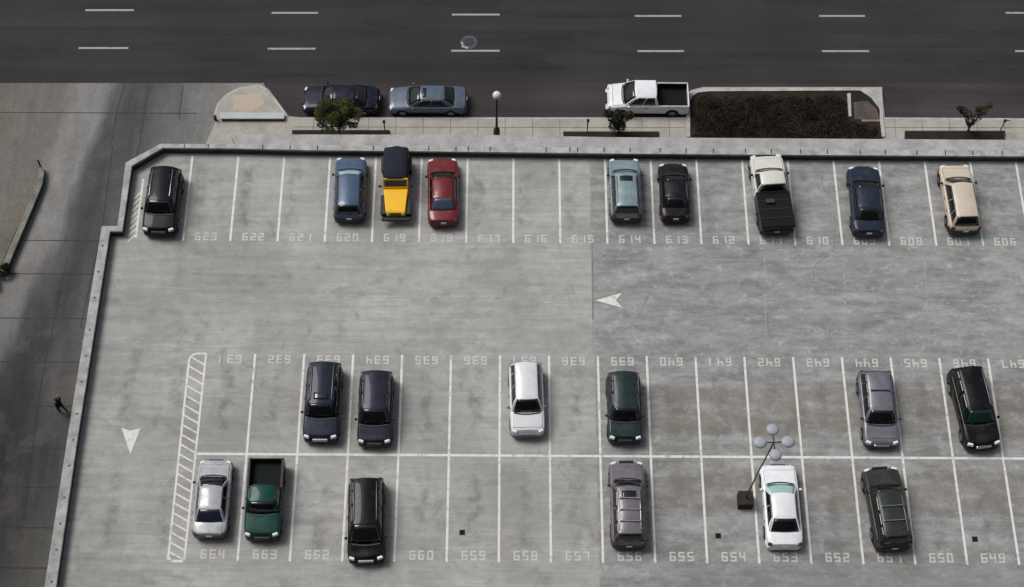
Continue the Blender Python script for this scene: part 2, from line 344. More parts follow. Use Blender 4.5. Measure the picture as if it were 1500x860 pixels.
# sidewalk with kerb, island and planted bulb-out
SW = S + 0.14
isl = [(316, 178), (315, 166), (320, 152), (332, 139), (350, 130), (378, 125), (392, 132), (404, 148), (420, 170)]
side = [P2(x, y, SW) for x, y in isl]
wallN = U(750, 222, 0.62).y
side += [(P2(440, 172, SW)), (P2(1004, 172, SW))]
side += [P2(1004, 140, SW), P2(1012, 132, SW), P2(1030, 127.5, SW), P2(1292, 127.5, SW), P2(1296, 172, SW)]
side += [(120, P2(1500, 172, SW)[1]), (120, wallN - 0.1), P2(300, 214, SW)]
sw = tag(prism('sidewalk', side, S - 0.1, SW, CONC), kind='structure')
bm = bmesh.new()
kp = [P2(x, y, SW) for x, y in isl]
for p, q in zip(kp, kp[1:]): bm_line(bm, p, q, 0.16, SW + 0.004)
bm_line(bm, P2(440, 173.3, SW), P2(1004, 173.3, SW), 0.14, SW + 0.004); bm_line(bm, P2(1296, 173.3, SW), (120, P2(1500, 173.3, SW)[1]), 0.14, SW + 0.004)
link_mesh('kerb', bm, KERB, sw)
bm = bmesh.new()
for x in list(range(460, 1004, 40)) + list(range(1310, 1520, 40)): bm_line(bm, P2(x, 173, SW), (P2(x, 173, SW)[0] * 0.99, wallN), 0.025, SW + 0.006)
bm_line(bm, P2(430, 186, SW), P2(1004, 187, SW), 0.03, SW + 0.006); bm_line(bm, P2(1296, 187, SW), P2(1700, 187, SW), 0.03, SW + 0.006)
link_mesh('paving_joint', bm, DARKJ, sw)
sheet('ramp_panel', [P2(340, 140, SW), P2(382, 136, SW), P2(388, 152, SW), P2(370, 162, SW), P2(342, 160, SW)], SW + 0.005, rough_mat('pink_concrete', (176, 160, 142), (168, 160, 148), 0.6, 8, 0.08), sw)
# low seat wall on the island
lw = tag(empty('low_wall'), 'low pale concrete wall across the rounded corner island', 'wall')
a, b = U(325, 177, SW), U(416, 177, SW)
prism('wall_face', [(a.x, a.y), (b.x, b.y), (b.x, b.y + 0.30), (a.x, a.y + 0.30)], SW, SW + 0.20, WALLD, lw)
prism('coping', [(a.x - 0.1, a.y - 0.03), (b.x + 0.05, b.y - 0.03), (b.x + 0.05, b.y + 0.45), (a.x - 0.1, a.y + 0.45)], SW + 0.20, SW + 0.30, rough_mat('pale_coping', (178, 182, 184), (164, 168, 170), 1, 8, 0.06), lw, 0.02)
q = U(316, 176, SW)
b_ = tag(empty('bollard', (q.x, q.y, SW)), 'short dark bollard at the left end of the low island wall', 'bollard')
tube('post', [(0, 0, 0), (0, 0, 0.42)], 0.10, BLACKP, b_, 10); ball('cap', (0, 0, 0.42), 0.11, BLACKP, b_, (1, 1, 0.5))

# ------------------------------------------------------------------ leaves
def leaf_cloud(bm, clumps, n, size, flat=0.0):
    for _ in range(n):
        c, r, sc = random.choice(clumps)
        while True:
            v = Vector((random.uniform(-1, 1), random.uniform(-1, 1), random.uniform(-1, 1)))
            if v.length < 1: break
        v = v.normalized() * (v.length ** 0.5) * r
        p = Vector(c) + Vector((v.x * sc[0], v.y * sc[1], v.z * sc[2]))
        nn = Vector((random.gauss(0, 1), random.gauss(0, 1), random.gauss(0.7, 0.8))).normalized()
        u = nn.orthogonal().normalized(); u = Matrix.Rotation(random.uniform(0, 6.28), 3, nn) @ u; w_ = nn.cross(u)
        s = size * random.uniform(0.6, 1.3)
        bm.faces.new([bm.verts.new(p + u * s), bm.verts.new(p + w_ * s * 0.5), bm.verts.new(p - u * s * 0.9), bm.verts.new(p - w_ * s * 0.5)])
def leaf_mat(name, c1, c2, sc=1.2, lo=0.6, hi=1.5):
    m, nt, p = new_mat(name)
    c = mix(nt, mr(nt, noise(nt, sc, 3), 0.35, 0.65), lin(c1), lin(c2))
    g = nt.nodes.new('ShaderNodeNewGeometry'); c = gain(nt, c, mr(nt, g.outputs['Random Per Island'], 0, 1, lo, hi))
    nt.links.new(c, p.inputs['Base Color']); p.inputs['Roughness'].default_value = 0.7; p.inputs['Specular IOR Level'].default_value = 0.2
    return m
BARK = rough_mat('bark', (60, 50, 40), (40, 34, 28), 3, 12, 0.25)

# planted bulb-out: kerb ring, dark hedge, soil patch
bk = [(1006, 200), (1006, 146), (1010, 138), (1020, 131.5), (1040, 129.5), (1292, 129.5), (1294, 174), (1297, 200)]
SWT = SW + 0.10
def strip(name, outer, w, z0, z1, mat, parent):
    bm = bmesh.new(); pts = [Vector(p) for p in outer]; inn = []
    for i, p in enumerate(pts):
        d1 = (p - pts[max(i - 1, 0)]); d2 = (pts[min(i + 1, len(pts) - 1)] - p)
        d = ((d1.normalized() if d1.length else Vector((0, 0))) + (d2.normalized() if d2.length else Vector((0, 0)))).normalized()
        inn.append(p + Vector((d.y, -d.x)) * w)
    for i in range(len(pts) - 1): bm_prism(bm, [pts[i], pts[i + 1], inn[i + 1], inn[i]], z0, z1)
    bmesh.ops.remove_doubles(bm, verts=bm.verts, dist=0.001)
    return link_mesh(name, bm, mat, parent)
pb = tag(empty('planting_bed'), 'kerbed dark planting bed bulging into the street right of white pickup', 'planting bed')
strip('kerb', [P2(x, y, SWT) for x, y in bk], 0.22, SW - 0.02, SWT, KERB, pb)
prism('soil', [P2(x, y, SW) for x, y in ((1010, 204), (1011, 142), (1024, 135), (1286, 134), (1290, 174), (1293, 204))], SW - 0.05, SW + 0.03, SOIL, pb)
prism('kerb_corner', [P2(x, y, SWT) for x, y in ((1258, 131), (1292, 131), (1292, 172), (1288, 158), (1276, 143))], SW, SWT + 0.005, KERB, pb)
prism('divider', [P2(x, y, SWT) for x, y in ((1241, 137), (1246, 137), (1247, 171), (1243, 171))], SW, SWT + 0.04, KERB, pb)
sheet('bare_earth', [P2(x, y, SW) for x, y in ((1250, 150), (1270, 148), (1284, 160), (1288, 175), (1252, 175))], SW + 0.036, SOIL2, pb)
prism('edging', [P2(x, y, SW) for x, y in ((1262, 176), (1294, 176), (1294, 179), (1262, 179))], SW, SW + 0.08, rough_mat('edging_brick', (140, 118, 108), (120, 104, 96), 3, 9, 0.15), pb)
HEDGE = leaf_mat('dark_ground_cover_leaves', (50, 42, 32), (36, 30, 25), 0.5, 0.8, 1.2)
bm = bmesh.new(); cl = []
h0 = U(1012, 138, SW + 0.2); h1 = U(1238, 138, SW + 0.2); hb = U(1010, 206, SW + 0.2); hb1 = U(1290, 206, SW + 0.2)
for i in range(420):
    x = random.uniform(h0.x + 0.2, h1.x - 0.15); y = random.uniform(hb.y + 0.2, h0.y - 0.2)
    cl.append(((x, y, SW + 0.08), random.uniform(0.22, 0.5), (1, 1, 0.4)))
for i in range(26):
    x = random.uniform(h0.x + 0.6, h1.x - 0.6); y = random.uniform(hb.y + 0.5, h0.y - 0.5); cl += [((x, y, SW + 0.3), random.uniform(0.35, 0.55), (1, 1, 0.7))] * 3
for i in range(40):
    x = random.uniform(h1.x - 0.5, hb1.x - 0.2); y = random.uniform(hb.y + 0.2, U(1270, 184, SW).y); cl.append(((x, y, SW + 0.08), random.uniform(0.2, 0.4), (1, 1, 0.4)))
leaf_cloud(bm, cl, 42000, 0.055)
tag(link_mesh('ground_cover', bm, HEDGE), 'dark brownish low ground cover filling the kerbed street planting bed', kind='stuff')
# tree planters along the garage
def planter(x0, x1, y0, y1, label):
    t = tag(empty('planter'), label, 'planter', 'dark sunken planters along the sidewalk')
    a, b, c, d = (U(x0, y0, SW), U(x1, y0, SW), U(x1, y1 + 14, SW), U(x0, y1 + 14, SW))
    prism('rim', [a, b, c, d], SW, SW + 0.12, rough_mat('dark_rim', (48, 46, 46), (40, 38, 38), 2, 8, 0.15), t)
    e = 0.08
    prism('soil', [(a.x + e, a.y - e), (b.x - e, b.y - e), (c.x - e, c.y + e), (d.x + e, d.y + e)], SW + 0.10, SW + 0.135, SOIL, t)
planter(428, 571, 192, 197, 'long dark planter under the bushy green tree')
planter(825, 965, 194, 200, 'long dark planter in front of the white pickup')
planter(1325, 1471, 193, 201, 'long black planter below the small forked shrub at right')
def tree(loc, trunk_h, crown, n, size, mat, label, lean=(0, 0)):
    t = tag(empty('street_tree', loc), label, 'tree')
    bm = bmesh.new(); top = Vector((lean[0] * 0.5, lean[1] * 0.5, trunk_h))
    bm_tube(bm, [(0, 0, 0), (0.03, 0, trunk_h * 0.5), top], [0.09, 0.07, 0.06], 8)
    for c, r, sc in crown[:18]: bm_tube(bm, [top - Vector((0, 0, 0.1)), top.lerp(Vector(c), 0.5) + Vector((0, 0, 0.05)), Vector(c)], [0.045, 0.03, 0.012], 6)
    link_mesh('trunk', bm, BARK, t, True)
    bm = bmesh.new(); leaf_cloud(bm, crown, n, size); link_mesh('crown', bm, mat, t)
b = U(498, 203, SW)
cr = []
random.seed(11)
for i in range(60):
    th = random.uniform(0, 2 * PI); rr = random.uniform(0.1, 1.15); z = random.uniform(-0.75, 0.9) * math.sqrt(max(0.05, 1 - (rr / 1.35) ** 2))
    cr.append(((rr * 1.15 * math.cos(th), rr * 0.85 * math.sin(th), 2.55 + z * 1.35), random.uniform(0.18, 0.42), (1, 1, 0.8)))
tree((b.x, b.y, SW), 1.5, cr, 14000, 0.05, leaf_mat('olive_leaves', (82, 86, 42), (50, 54, 30), 1.2), 'bushy olive-green street tree in front of the dark navy car')
random.seed(5)
b = U(905, 196, SW); cr = [((x * 1.25, y, z * 1.35), r * 1.15, (1, 1, 0.9)) for x, y, z, r in ((-0.35, 0.1, 1.3, .35), (0.15, 0.1, 1.2, .35), (-0.1, 0.2, 0.9, .35), (0.5, 0.1, 1.45, .25), (-0.6, 0.1, 1.6, .25), (0.1, 0, 0.6, .3), (-0.25, 0, 0.65, .3), (-0.1, 0.1, 1.6, .25))]
tree((b.x, b.y, SW), 0.6, cr, 2600, 0.07, leaf_mat('dark_leaves', (62, 60, 44), (42, 42, 32), 1.5), 'small dark bushy tree at the front of the white pickup')
b = U(1417, 193, SW); cr = [((x * 1.3 - .1, y, z * 1.6), r * 1.25, (1, 1, 1)) for x, y, z, r in ((-0.3, 0, 1.25, .22), (-0.62, 0, 1.5, .2), (0.15, 0, 1.1, .3), (0.38, 0, 1.5, .24), (0.55, 0, 1.85, .18), (0, 0, 0.7, .24), (0.1, 0, 1.6, .16), (-0.85, 0, 1.65, .13))]
tree((b.x, b.y, SW), 0.5, cr, 1300, 0.07, leaf_mat('dull_leaves', (70, 70, 52), (46, 46, 36), 1.5), 'small forked shrub-like tree standing behind the right-hand planter')

# parking meters / sign posts on the kerb
def meter(px, py, h, label, arm=0.0):
    b = U(px, py, SW); t = tag(empty('parking_meter', (b.x, b.y, SW)), label, 'parking meter')
    tube('post', [(0, 0, 0), (0, 0, h)], 0.035, BLACKP, t, 8)
    box('meter_head', (0, 0, h + 0.12), (0.17, 0.12, 0.26), BLACKP, t, 0, 0.03)
    if arm: box('arm', (arm / 2, 0, h + 0.15), (arm, 0.05, 0.05), BLACKP, t)
meter(564, 192, 0.95, 'thin dark parking meter on the kerb right of the green tree')
meter(860, 193, 1.15, 'thin dark parking meter left of the white pickup')
meter(1465, 192, 1.05, 'dark parking meter with a short arm at the far right kerb', 0.3)

# street lamp with a white globe
b = U(727.5, 203, SW)
t = tag(empty('street_lamp', (b.x, b.y, SW)), 'black street lamp post topped by a white globe', 'street lamp')
tube('base', [(0, 0, 0), (0, 0, 1.05), (0, 0, 1.2)], [0.22, 0.2, 0.10], BLACKP, t, 12)
tube('post', [(0, 0, 1.1), (0, 0, 3.0), (0, 0, 4.5)], [0.085, 0.065, 0.055], BLACKP, t, 10)
tube('collar', [(0, 0, 4.47), (0, 0, 4.56)], [0.12, 0.14], BLACKP, t, 12)
ball('globe', (0, 0, 4.78), 0.27, plain('opal_globe', (215, 213, 216), 0.3), t)
# post at the end of the retaining wall
b = U(62, 249, S)
t = tag(empty('sign_post', (b.x, b.y, S)), 'thin black post with a short arm at the end of the retaining wall', 'post')
tube('post', [(0, 0, 0), (0, 0, 1.15)], 0.06, BLACKP, t, 8); box('arm', (-0.28, 0, 0.75), (0.5, 0.05, 0.05), plain('grey_metal', (90, 90, 86), 0.5), t)
# dark shrub at the near end
random.seed(3); b = U(4, 402, S)
t = tag(empty('shrub', (b.x, b.y, S)), 'dark low shrub at the near end of the retaining wall', 'shrub')
tube('stem', [(0, 0, 0), (0, 0, 0.5)], 0.04, BARK, t, 6)
bm = bmesh.new(); leaf_cloud(bm, [((0.1, 0, 0.45), 0.4, (1.2, 1, 0.8)), ((-0.5, -0.1, 0.4), 0.4, (1, 1, .8)), ((0.3, 0.2, 0.6), 0.25, (1, 1, 1)), ((-0.4, -0.9, 0.35), 0.35, (1, 1.4, .8))], 1500, 0.07)
link_mesh('foliage', bm, leaf_mat('shrub_leaves', (44, 42, 34), (30, 29, 26)), t)

nb = tag(empty('unseen_shade_block', (-66, -34, S)), 'unseen brick block added west to shade the driveway', 'building')  # added out of view so that its shade falls on the driveway
box('facade', (0, 0, 22), (28, 92, 44), rough_mat('shade_block_facade', (96, 74, 62), (82, 64, 56), 0.4, 5, 0.1), nb)
bm = bmesh.new()
for i in range(20):
    for j in range(11): bm_box(bm, (14.02, -43 + i * 4.5, 3.5 + j * 3.8), (0.08, 1.6, 2.0))
tag(link_mesh('window', bm, GLASS, nb), kind='stuff')
# the tall office block the picture is taken from, south of the garage
tw = tag(empty('office_tower', (0, -46, 0)), 'dark tall office block south of the garage', 'building')
box('facade', (0, -12, 50), (150, 24, 113), rough_mat('dark_facade', (52, 52, 54), (44, 44, 46), 0.3, 3, 0.1), tw)
bm = bmesh.new()
for i in range(30):
    for j in range(30): bm_box(bm, (-72.5 + i * 5, 0.03, -3 + j * 3.6), (3.6, 0.08, 2.2))
tag(link_mesh('window', bm, GLASS, tw), kind='stuff')
# ================================================================== GARAGE
PH = 0.62
inner = [(22, 1260), (82, 860), (113, 645), (161, 339), (179, 339), (193, 243), (238, 216.5), (345, 217.5), (448, 220), (700, 222.5), (900, 225), (1400, 228.5), (1500, 229)]
outer = [(5, 1260), (65, 860), (98, 645), (149, 331), (172, 331), (184, 238), (235, 210.5), (345, 211), (448, 212.5), (700, 214.5), (900, 216.5), (1400, 219.5), (1500, 220)]
def ext(pts):
    q = [P2(x, y, PH) for x, y in pts]; d = Vector(q[-1]) - Vector(q[-2]); q.append((70.0, q[-1][1] + d.y / d.x * (70 - q[-1][0]))); return q
IN, OUT = ext(inner), ext(outer)
gar = tag(empty('parking_garage'), 'pale concrete parking garage whose numbered roof deck fills the picture', 'building')
# walls down to the street
bm = bmesh.new()
ring = OUT + [(70, IN[0][1])]
va = [bm.verts.new((x, y, S - 0.1)) for x, y in ring]; vb = [bm.verts.new((x, y, -0.01)) for x, y in ring]
for i in range(len(ring)): bm.faces.new((va[i], va[(i + 1) % len(ring)], vb[(i + 1) % len(ring)], vb[i]))
link_mesh('outer_wall', bm, GARW, gar)
deck = sheet('roof_deck', OUT + [(70, IN[0][1])], 0.0, DECK, gar)
# parapet
par = tag(empty('parapet_wall'), 'low concrete parapet with pale coping around the roof deck edge', 'wall')
def ribbon(name, A, B, z0, z1, mat, parent, i0=0, bevel=0):
    bm = bmesh.new()
    rows = [[bm.verts.new((p[0], p[1], z)) for p in L] for L, z in ((A, z0), (A, z1), (B, z1), (B, z0))]
    for r in range(4):
        a, b = rows[r], rows[(r + 1) % 4]
        for i in range(len(A) - 1): bm.faces.new((a[i], a[i + 1], b[i + 1], b[i]))
    bm.faces.new([rows[k][0] for k in range(4)]); bm.faces.new([rows[k][-1] for k in range(4)][::-1])
    return link_mesh(name, bm, mat, parent, False, bevel)
def off(A, B, t): return [(a[0] + (b[0] - a[0]) * t, a[1] + (b[1] - a[1]) * t) for a, b in zip(A, B)]
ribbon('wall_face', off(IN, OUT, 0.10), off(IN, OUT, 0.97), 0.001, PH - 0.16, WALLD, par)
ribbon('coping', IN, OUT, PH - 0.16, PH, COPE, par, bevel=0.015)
# outside ledge behind the north run
LE = [(338, 197), (448, 197), (700, 197.5), (900, 201), (1400, 204.5), (1500, 205)]
lq = [P2(x, y, 0.30) for x, y in LE]; lq.append((70, lq[-1][1]))
lp = [P2(x, y, PH) for x, y in ((345, 211.3), (448, 212.8), (700, 214.8), (900, 216.8), (1400, 219.8), (1500, 220.3))]; lp = [(x, y + 0.02) for x, y in lp]; lp.append((70, OUT[-1][1] + 0.02))
ribbon('ledge', lp, lq, -0.3, 0.30, LEDGE, gar)
# coping joints and railing anchor plates
bm = bmesh.new()
xs = [385, 425, 465, 547, 628, 668, 686, 718, 800, 835, 846, 885, 923, 967, 1005, 1045, 1092, 1130, 1173, 1212, 1260, 1297, 1343, 1385, 1425, 1468]
for i, x in enumerate(xs):
    yt = 211 + (x - 345) * 0.0080 + 1.0; bm_line(bm, P2(x, yt, PH), P2(x, yt + 6.6, PH), 0.07, PH + 0.004)
for x in (270, 305): bm_line(bm, P2(x, 211.3, PH), P2(x, 216.3, PH), 0.06, PH + 0.004)
link_mesh('coping_joint', bm, DARKJ, par)
for i in range(17):
    y = 360 + i * 41 - (i % 3) * 3
    if y > 1240: break
    xi = 161 + (y - 339) * (82 - 161) / (860 - 339); xo = xi - 13.5
    q = U(xi * 0.5 + xo * 0.5 - 1, y, PH)
    bm = bmesh.new(); bmesh.ops.create_cone(bm, cap_ends=True, segments=10, radius1=0.075, radius2=0.07, depth=0.02, matrix=Matrix.Translation((q.x, q.y, PH + 0.01)))
    link_mesh('anchor_plate', bm, rough_mat('anchor_plate_metal', (112, 114, 116), (96, 97, 99), 3, 9, 0.1) if i == 0 else bpy.data.materials['anchor_plate_metal'], par)

# painted markings on the deck ---------------------------------------------------
ZL = 0.006
def line(a, b, w=0.125, mat=WHITE, name='bay_line'):
    bm = bmesh.new(); bm_line(bm, a, b, w, ZL); return link_mesh(name, bm, mat, gar)
W = 2.7
T0, TB, L1, L2 = -18.18369, 13.09658, 5.94788, 5.93152; TT = 18.88924
for k in range(0, 25): line((T0 + k * W, TT - 0.05), (T0 + k * W, TB))
for k in range(-5, 17): line((k * W, L1), (k * W, -L2))
xl = U(289, 664).x
bm = bmesh.new(); bm_line(bm, (xl, 0), (16.5 * W, 0), 0.14, ZL + 0.003); link_mesh('centre_line', bm, WHITE, gar)
SEG = {'0': 'abcdef', '1': 'bc', '2': 'abged', '3': 'abgcd', '4': 'fgbc', '5': 'afgcd', '6': 'afgedc', '7': 'abc', '8': 'abcdefg', '9': 'abfgcd'}
def number(txt, x, y, rot=0.0, worn=WORN):
    bm = bmesh.new(); h, w_, t, pitch = 0.21, 0.115, 0.038, 0.46       # stencilled figures, stroke by stroke
    for i, ch in enumerate(txt):
        cx = (i - 1) * pitch; sg = SEG[ch]
        for n in sg:
            if n in 'agd': yc = {'a': h, 'g': 0, 'd': -h}[n]; R4 = (-w_ - t, yc - t, w_ + t, yc + t)
            else:
                X0 = w_ if n in 'bc' else -w_
                if n in 'bf': R4 = (X0 - t, t if 'g' in sg else 0, X0 + t, h - t if 'a' in sg else h + t)
                else: R4 = (X0 - t, -h + t if 'd' in sg else -h - t, X0 + t, -t if 'g' in sg else 0)
            bm.faces.new([bm.verts.new((x + (cx + px) * math.cos(rot), y + py * math.cos(rot), ZL)) for px, py in ((R4[0], R4[1]), (R4[2], R4[1]), (R4[2], R4[3]), (R4[0], R4[3]))])
    q = link_mesh('bay_number', bm, worn, gar)
    q['label'] = 'painted bay number ' + txt
for k in range(0, 19): number(str(623 - k), T0 + (k + 0.5) * W - 0.06, TB + 0.30)
for k in range(-6, 12): number(str(631 + k + 6), (k + 0.5) * W, L1 - 0.32, PI)
for k in range(-6, 11): number(str(664 - k - 6), (k + 0.5) * W + 0.03, -L2 + 0.36)
# hatched strips
bm = bmesh.new()
A0, A1, B0, B1 = U(281, 518), U(302, 518), U(246, 820), U(270, 820)
A0b = U(277, 526)
bm_line(bm, A1, B1, 0.11, ZL); bm_line(bm, A0b, B0, 0.11, ZL)
rc = [U(277, 526), U(281, 520.5), U(288, 518), U(302, 518)]
for p, q in zip(rc, rc[1:]): bm_line(bm, p, q, 0.11, ZL + 0.001)
bm_line(bm, U(250, 822), U(268, 822), 0.14, ZL + 0.001); bm_line(bm, U(245, 814), U(251, 822), 0.11, ZL + 0.001)
for i in range(21):
    y = 522 + i * 14.3; t0 = (y - 518) / 302; y2 = y + 13
    if y2 > 820: y2 = 820
    t1 = (y2 - 518) / 302
    bm_line(bm, U(279 - 34 * t0, y), U(302 - 32 * t1, y2), 0.09, ZL + 0.002)
link_mesh('hatched_strip', bm, WHITE, gar)['label'] = 'long white hatched strip left of the numbered bays'
bm = bmesh.new()
bm_line(bm, U(210, 262), U(199, 348), 0.12, ZL)
for i in range(8):
    y = 280 + i * 9; xr = 210 - (y - 262) * 0.128; xw = 203 - (y - 262) * 0.16 - 3
    bm_line(bm, U(xr, y), U(max(xw, 183 + (345 - y) * 0.12), y + 11), 0.09, ZL + 0.001)
link_mesh('hatched_strip', bm, WHITE, gar)['label'] = 'small hatched wedge beside the corner black car'
def arrow(tip, tail_l, tail_r, notch):
    bm = bmesh.new(); bm.faces.new([bm.verts.new((*P2(*p, 0), ZL)) for p in (tip, tail_l, notch, tail_r)])
    link_mesh('direction_arrow', bm, WHITE, gar)
arrow((872, 440), (911, 429), (912, 451), (902, 440)); arrow((191, 665), (206, 627), (178, 627), (191, 631))
# slab joint
bm = bmesh.new(); bm_line(bm, U(867.5, 352), U(868.5, 468), 0.09, 0.003); bm_line(bm, U(868.5, 468), U(869, 520), 0.03, 0.003); link_mesh('slab_joint', bm, rough_mat('joint_dirt', (112, 111, 109), (128, 126, 123), 1, 6, 0.15), gar)
bm = bmesh.new()
for (x0, y0, x1, y1) in ((985, 437, 1500, 441), (880, 379, 1110, 381), (320, 436, 860, 437), (120, 500, 700, 503), (1120, 371, 1122, 520), (1236, 372, 1240, 520), (1354, 372, 1362, 520)): bm_line(bm, U(x0, y0), U(x1, y1), 0.045, 0.003)
link_mesh('slab_joint', bm, rough_mat('faint_joint', (128, 127, 125), (170, 170, 168), 2.5, 6, 0.2), gar)
rc_ = random.Random(21); bm = bmesh.new()
for (x, y, an) in ((930, 470, 1.2), (1180, 420, .4), (1330, 460, 2.4), (1060, 600, 1.4), (1390, 760, .6), (1230, 300, 1.3)):
    p = U(x, y).xy
    for k in range(rc_.randint(9, 18)):
        an += rc_.gauss(0, .35); q = p + Vector((math.cos(an), math.sin(an))) * rc_.uniform(.2, .5); bm_line(bm, p, q, rc_.uniform(.015, .035), 0.0045); p = q
link_mesh('crack', bm, rough_mat('crack_dirt', (98, 97, 94), (118, 117, 114), 2, 9, 0.2), gar)
# floor drains
for px, py, lab in ((677, 780, 'small black square floor drain in the bay numbered 659'), (1052, 785, 'small black square floor drain in the bay numbered 654'), (1428, 790, 'small black square floor drain in the bay numbered 649')):
    q = U(px, py); t = tag(empty('floor_drain', (q.x, q.y, 0)), lab, 'drain', 'square floor drains in the bays')
    box('drain_frame', (0, 0, 0.008), (0.30, 0.30, 0.010), plain('drain_iron', (60, 60, 60), 0.7) if px == 677 else bpy.data.materials['drain_iron'], t)
    bm = bmesh.new(); bm_box(bm, (0, 0, 0.015), (0.24, 0.24, 0.008)); link_mesh('grate', bm, RUBBER, t)

# lamp pole with four heads standing on the deck
q = U(1091, 745); t = tag(empty('lamp_pole', (q.x, q.y + 0.35, 0)), 'tall thin lamp pole with four pale heads in a cross beside the white sedan', 'lamp pole')
box('base', (0, 0, 0.35), (0.78, 0.78, 0.7), rough_mat('dark_base_concrete', (52, 47, 43), (38, 35, 32), 2, 8, 0.2), t, 0, 0.03)
PHT = 8.2
tube('pole', [(0, 0, 0.7), (.10, 0, 4.2), (.30, 0, PHT)], [0.05, 0.04, 0.035], plain('bronze_pole', (80, 76, 78), 0.5), t, 10)
HEAD = plain('lamp_head_enamel', (154, 160, 170), 0.5)
for k in range(4):
    an = k * PI / 2 + R(2); dx, dy = math.cos(an), math.sin(an)
    ar = tube('arm', [(.30, 0, PHT - 0.05), (dx * 0.40 + .30, dy * 0.40, PHT)], 0.04, plain('bronze_arm', (62, 58, 60), 0.5) if k == 0 else bpy.data.materials['bronze_arm'], t, 6)
    bm = bmesh.new()
    prof = [(0.0, 0.12), (0.16, 0.11), (0.26, 0.07), (0.31, 0.0), (0.29, -0.07), (0.0, -0.07)]; ns = 18; rings = []
    for r_, z_ in prof:
        rings.append([bm.verts.new((dx * 0.68 + .30 + math.cos(a_) * r_ * (1.1 if k % 2 == 0 else 1.0), dy * 0.66 + math.sin(a_) * r_, PHT + z_)) for a_ in [2 * PI * j / ns for j in range(ns)]] if r_ else [bm.verts.new((dx * 0.68 + .30, dy * 0.66, PHT + z_))])
    for a_, b_ in zip(rings, rings[1:]):
        for j in range(ns):
            if len(a_) == 1: bm.faces.new((a_[0], b_[j], b_[(j + 1) % ns]))
            elif len(b_) == 1: bm.faces.new((a_[j], a_[(j + 1) % ns], b_[0]))
            else: bm.faces.new((a_[j], a_[(j + 1) % ns], b_[(j + 1) % ns], b_[j]))
    link_mesh('lamp_head', bm, HEAD, t, True)

# ================================================================== VEHICLES
def grid_patch(bm, fn, nu, nv, flip=False):
    v = [[bm.verts.new(fn(i / nu, j / nv)) for i in range(nu + 1)] for j in range(nv + 1)]
    for j in range(nv):
        for i in range(nu):
            f = (v[j][i], v[j][i + 1], v[j + 1][i + 1], v[j + 1][i]); bm.faces.new(f if not flip else f[::-1])
def wheel(parent, x, y, r, wd):
    sx = 1 if x > 0 else -1
    bm = bmesh.new(); bmesh.ops.create_cone(bm, cap_ends=True, segments=24, radius1=r, radius2=r, depth=wd, matrix=Matrix.Translation((x, y, r)) @ Matrix.Rotation(PI / 2, 4, 'Y'))
    wl = link_mesh('wheel', bm, RUBBER, parent, False, 0.02)
    bm = bmesh.new(); bmesh.ops.create_cone(bm, cap_ends=True, segments=20, radius1=r * 0.62, radius2=r * 0.62, depth=0.03, matrix=Matrix.Translation((x + sx * (wd / 2 + 0.004), y, r)) @ Matrix.Rotation(PI / 2, 4, 'Y'))
    link_mesh('rim', bm, RIM, wl)
STY = {  # cowl, roof front, roof rear, cabin rear, hood z, belt z, rear deck z, H, roof width, belt width
    'sedan': dict(c=.27, rf=.42, rr=.70, rb=.85, hz=.78, bz=.92, tz=.95, H=1.43, wr=.63, wb=.88),
    'suv':   dict(c=.27, rf=.385, rr=.92, rb=.975, hz=.96, bz=1.08, tz=1.06, H=1.72, wr=.67, wb=.90),
    'van':   dict(c=.20, rf=.37, rr=.91, rb=.975, hz=.92, bz=1.08, tz=1.05, H=1.76, wr=.68, wb=.91),
    'wagon': dict(c=.27, rf=.40, rr=.88, rb=.97, hz=.82, bz=.96, tz=.95, H=1.50, wr=.65, wb=.90),
    'truck': dict(c=.26, rf=.345, rr=.50, rb=.535, hz=1.02, bz=1.14, tz=1.14, H=1.80, wr=.70, wb=.91),
}
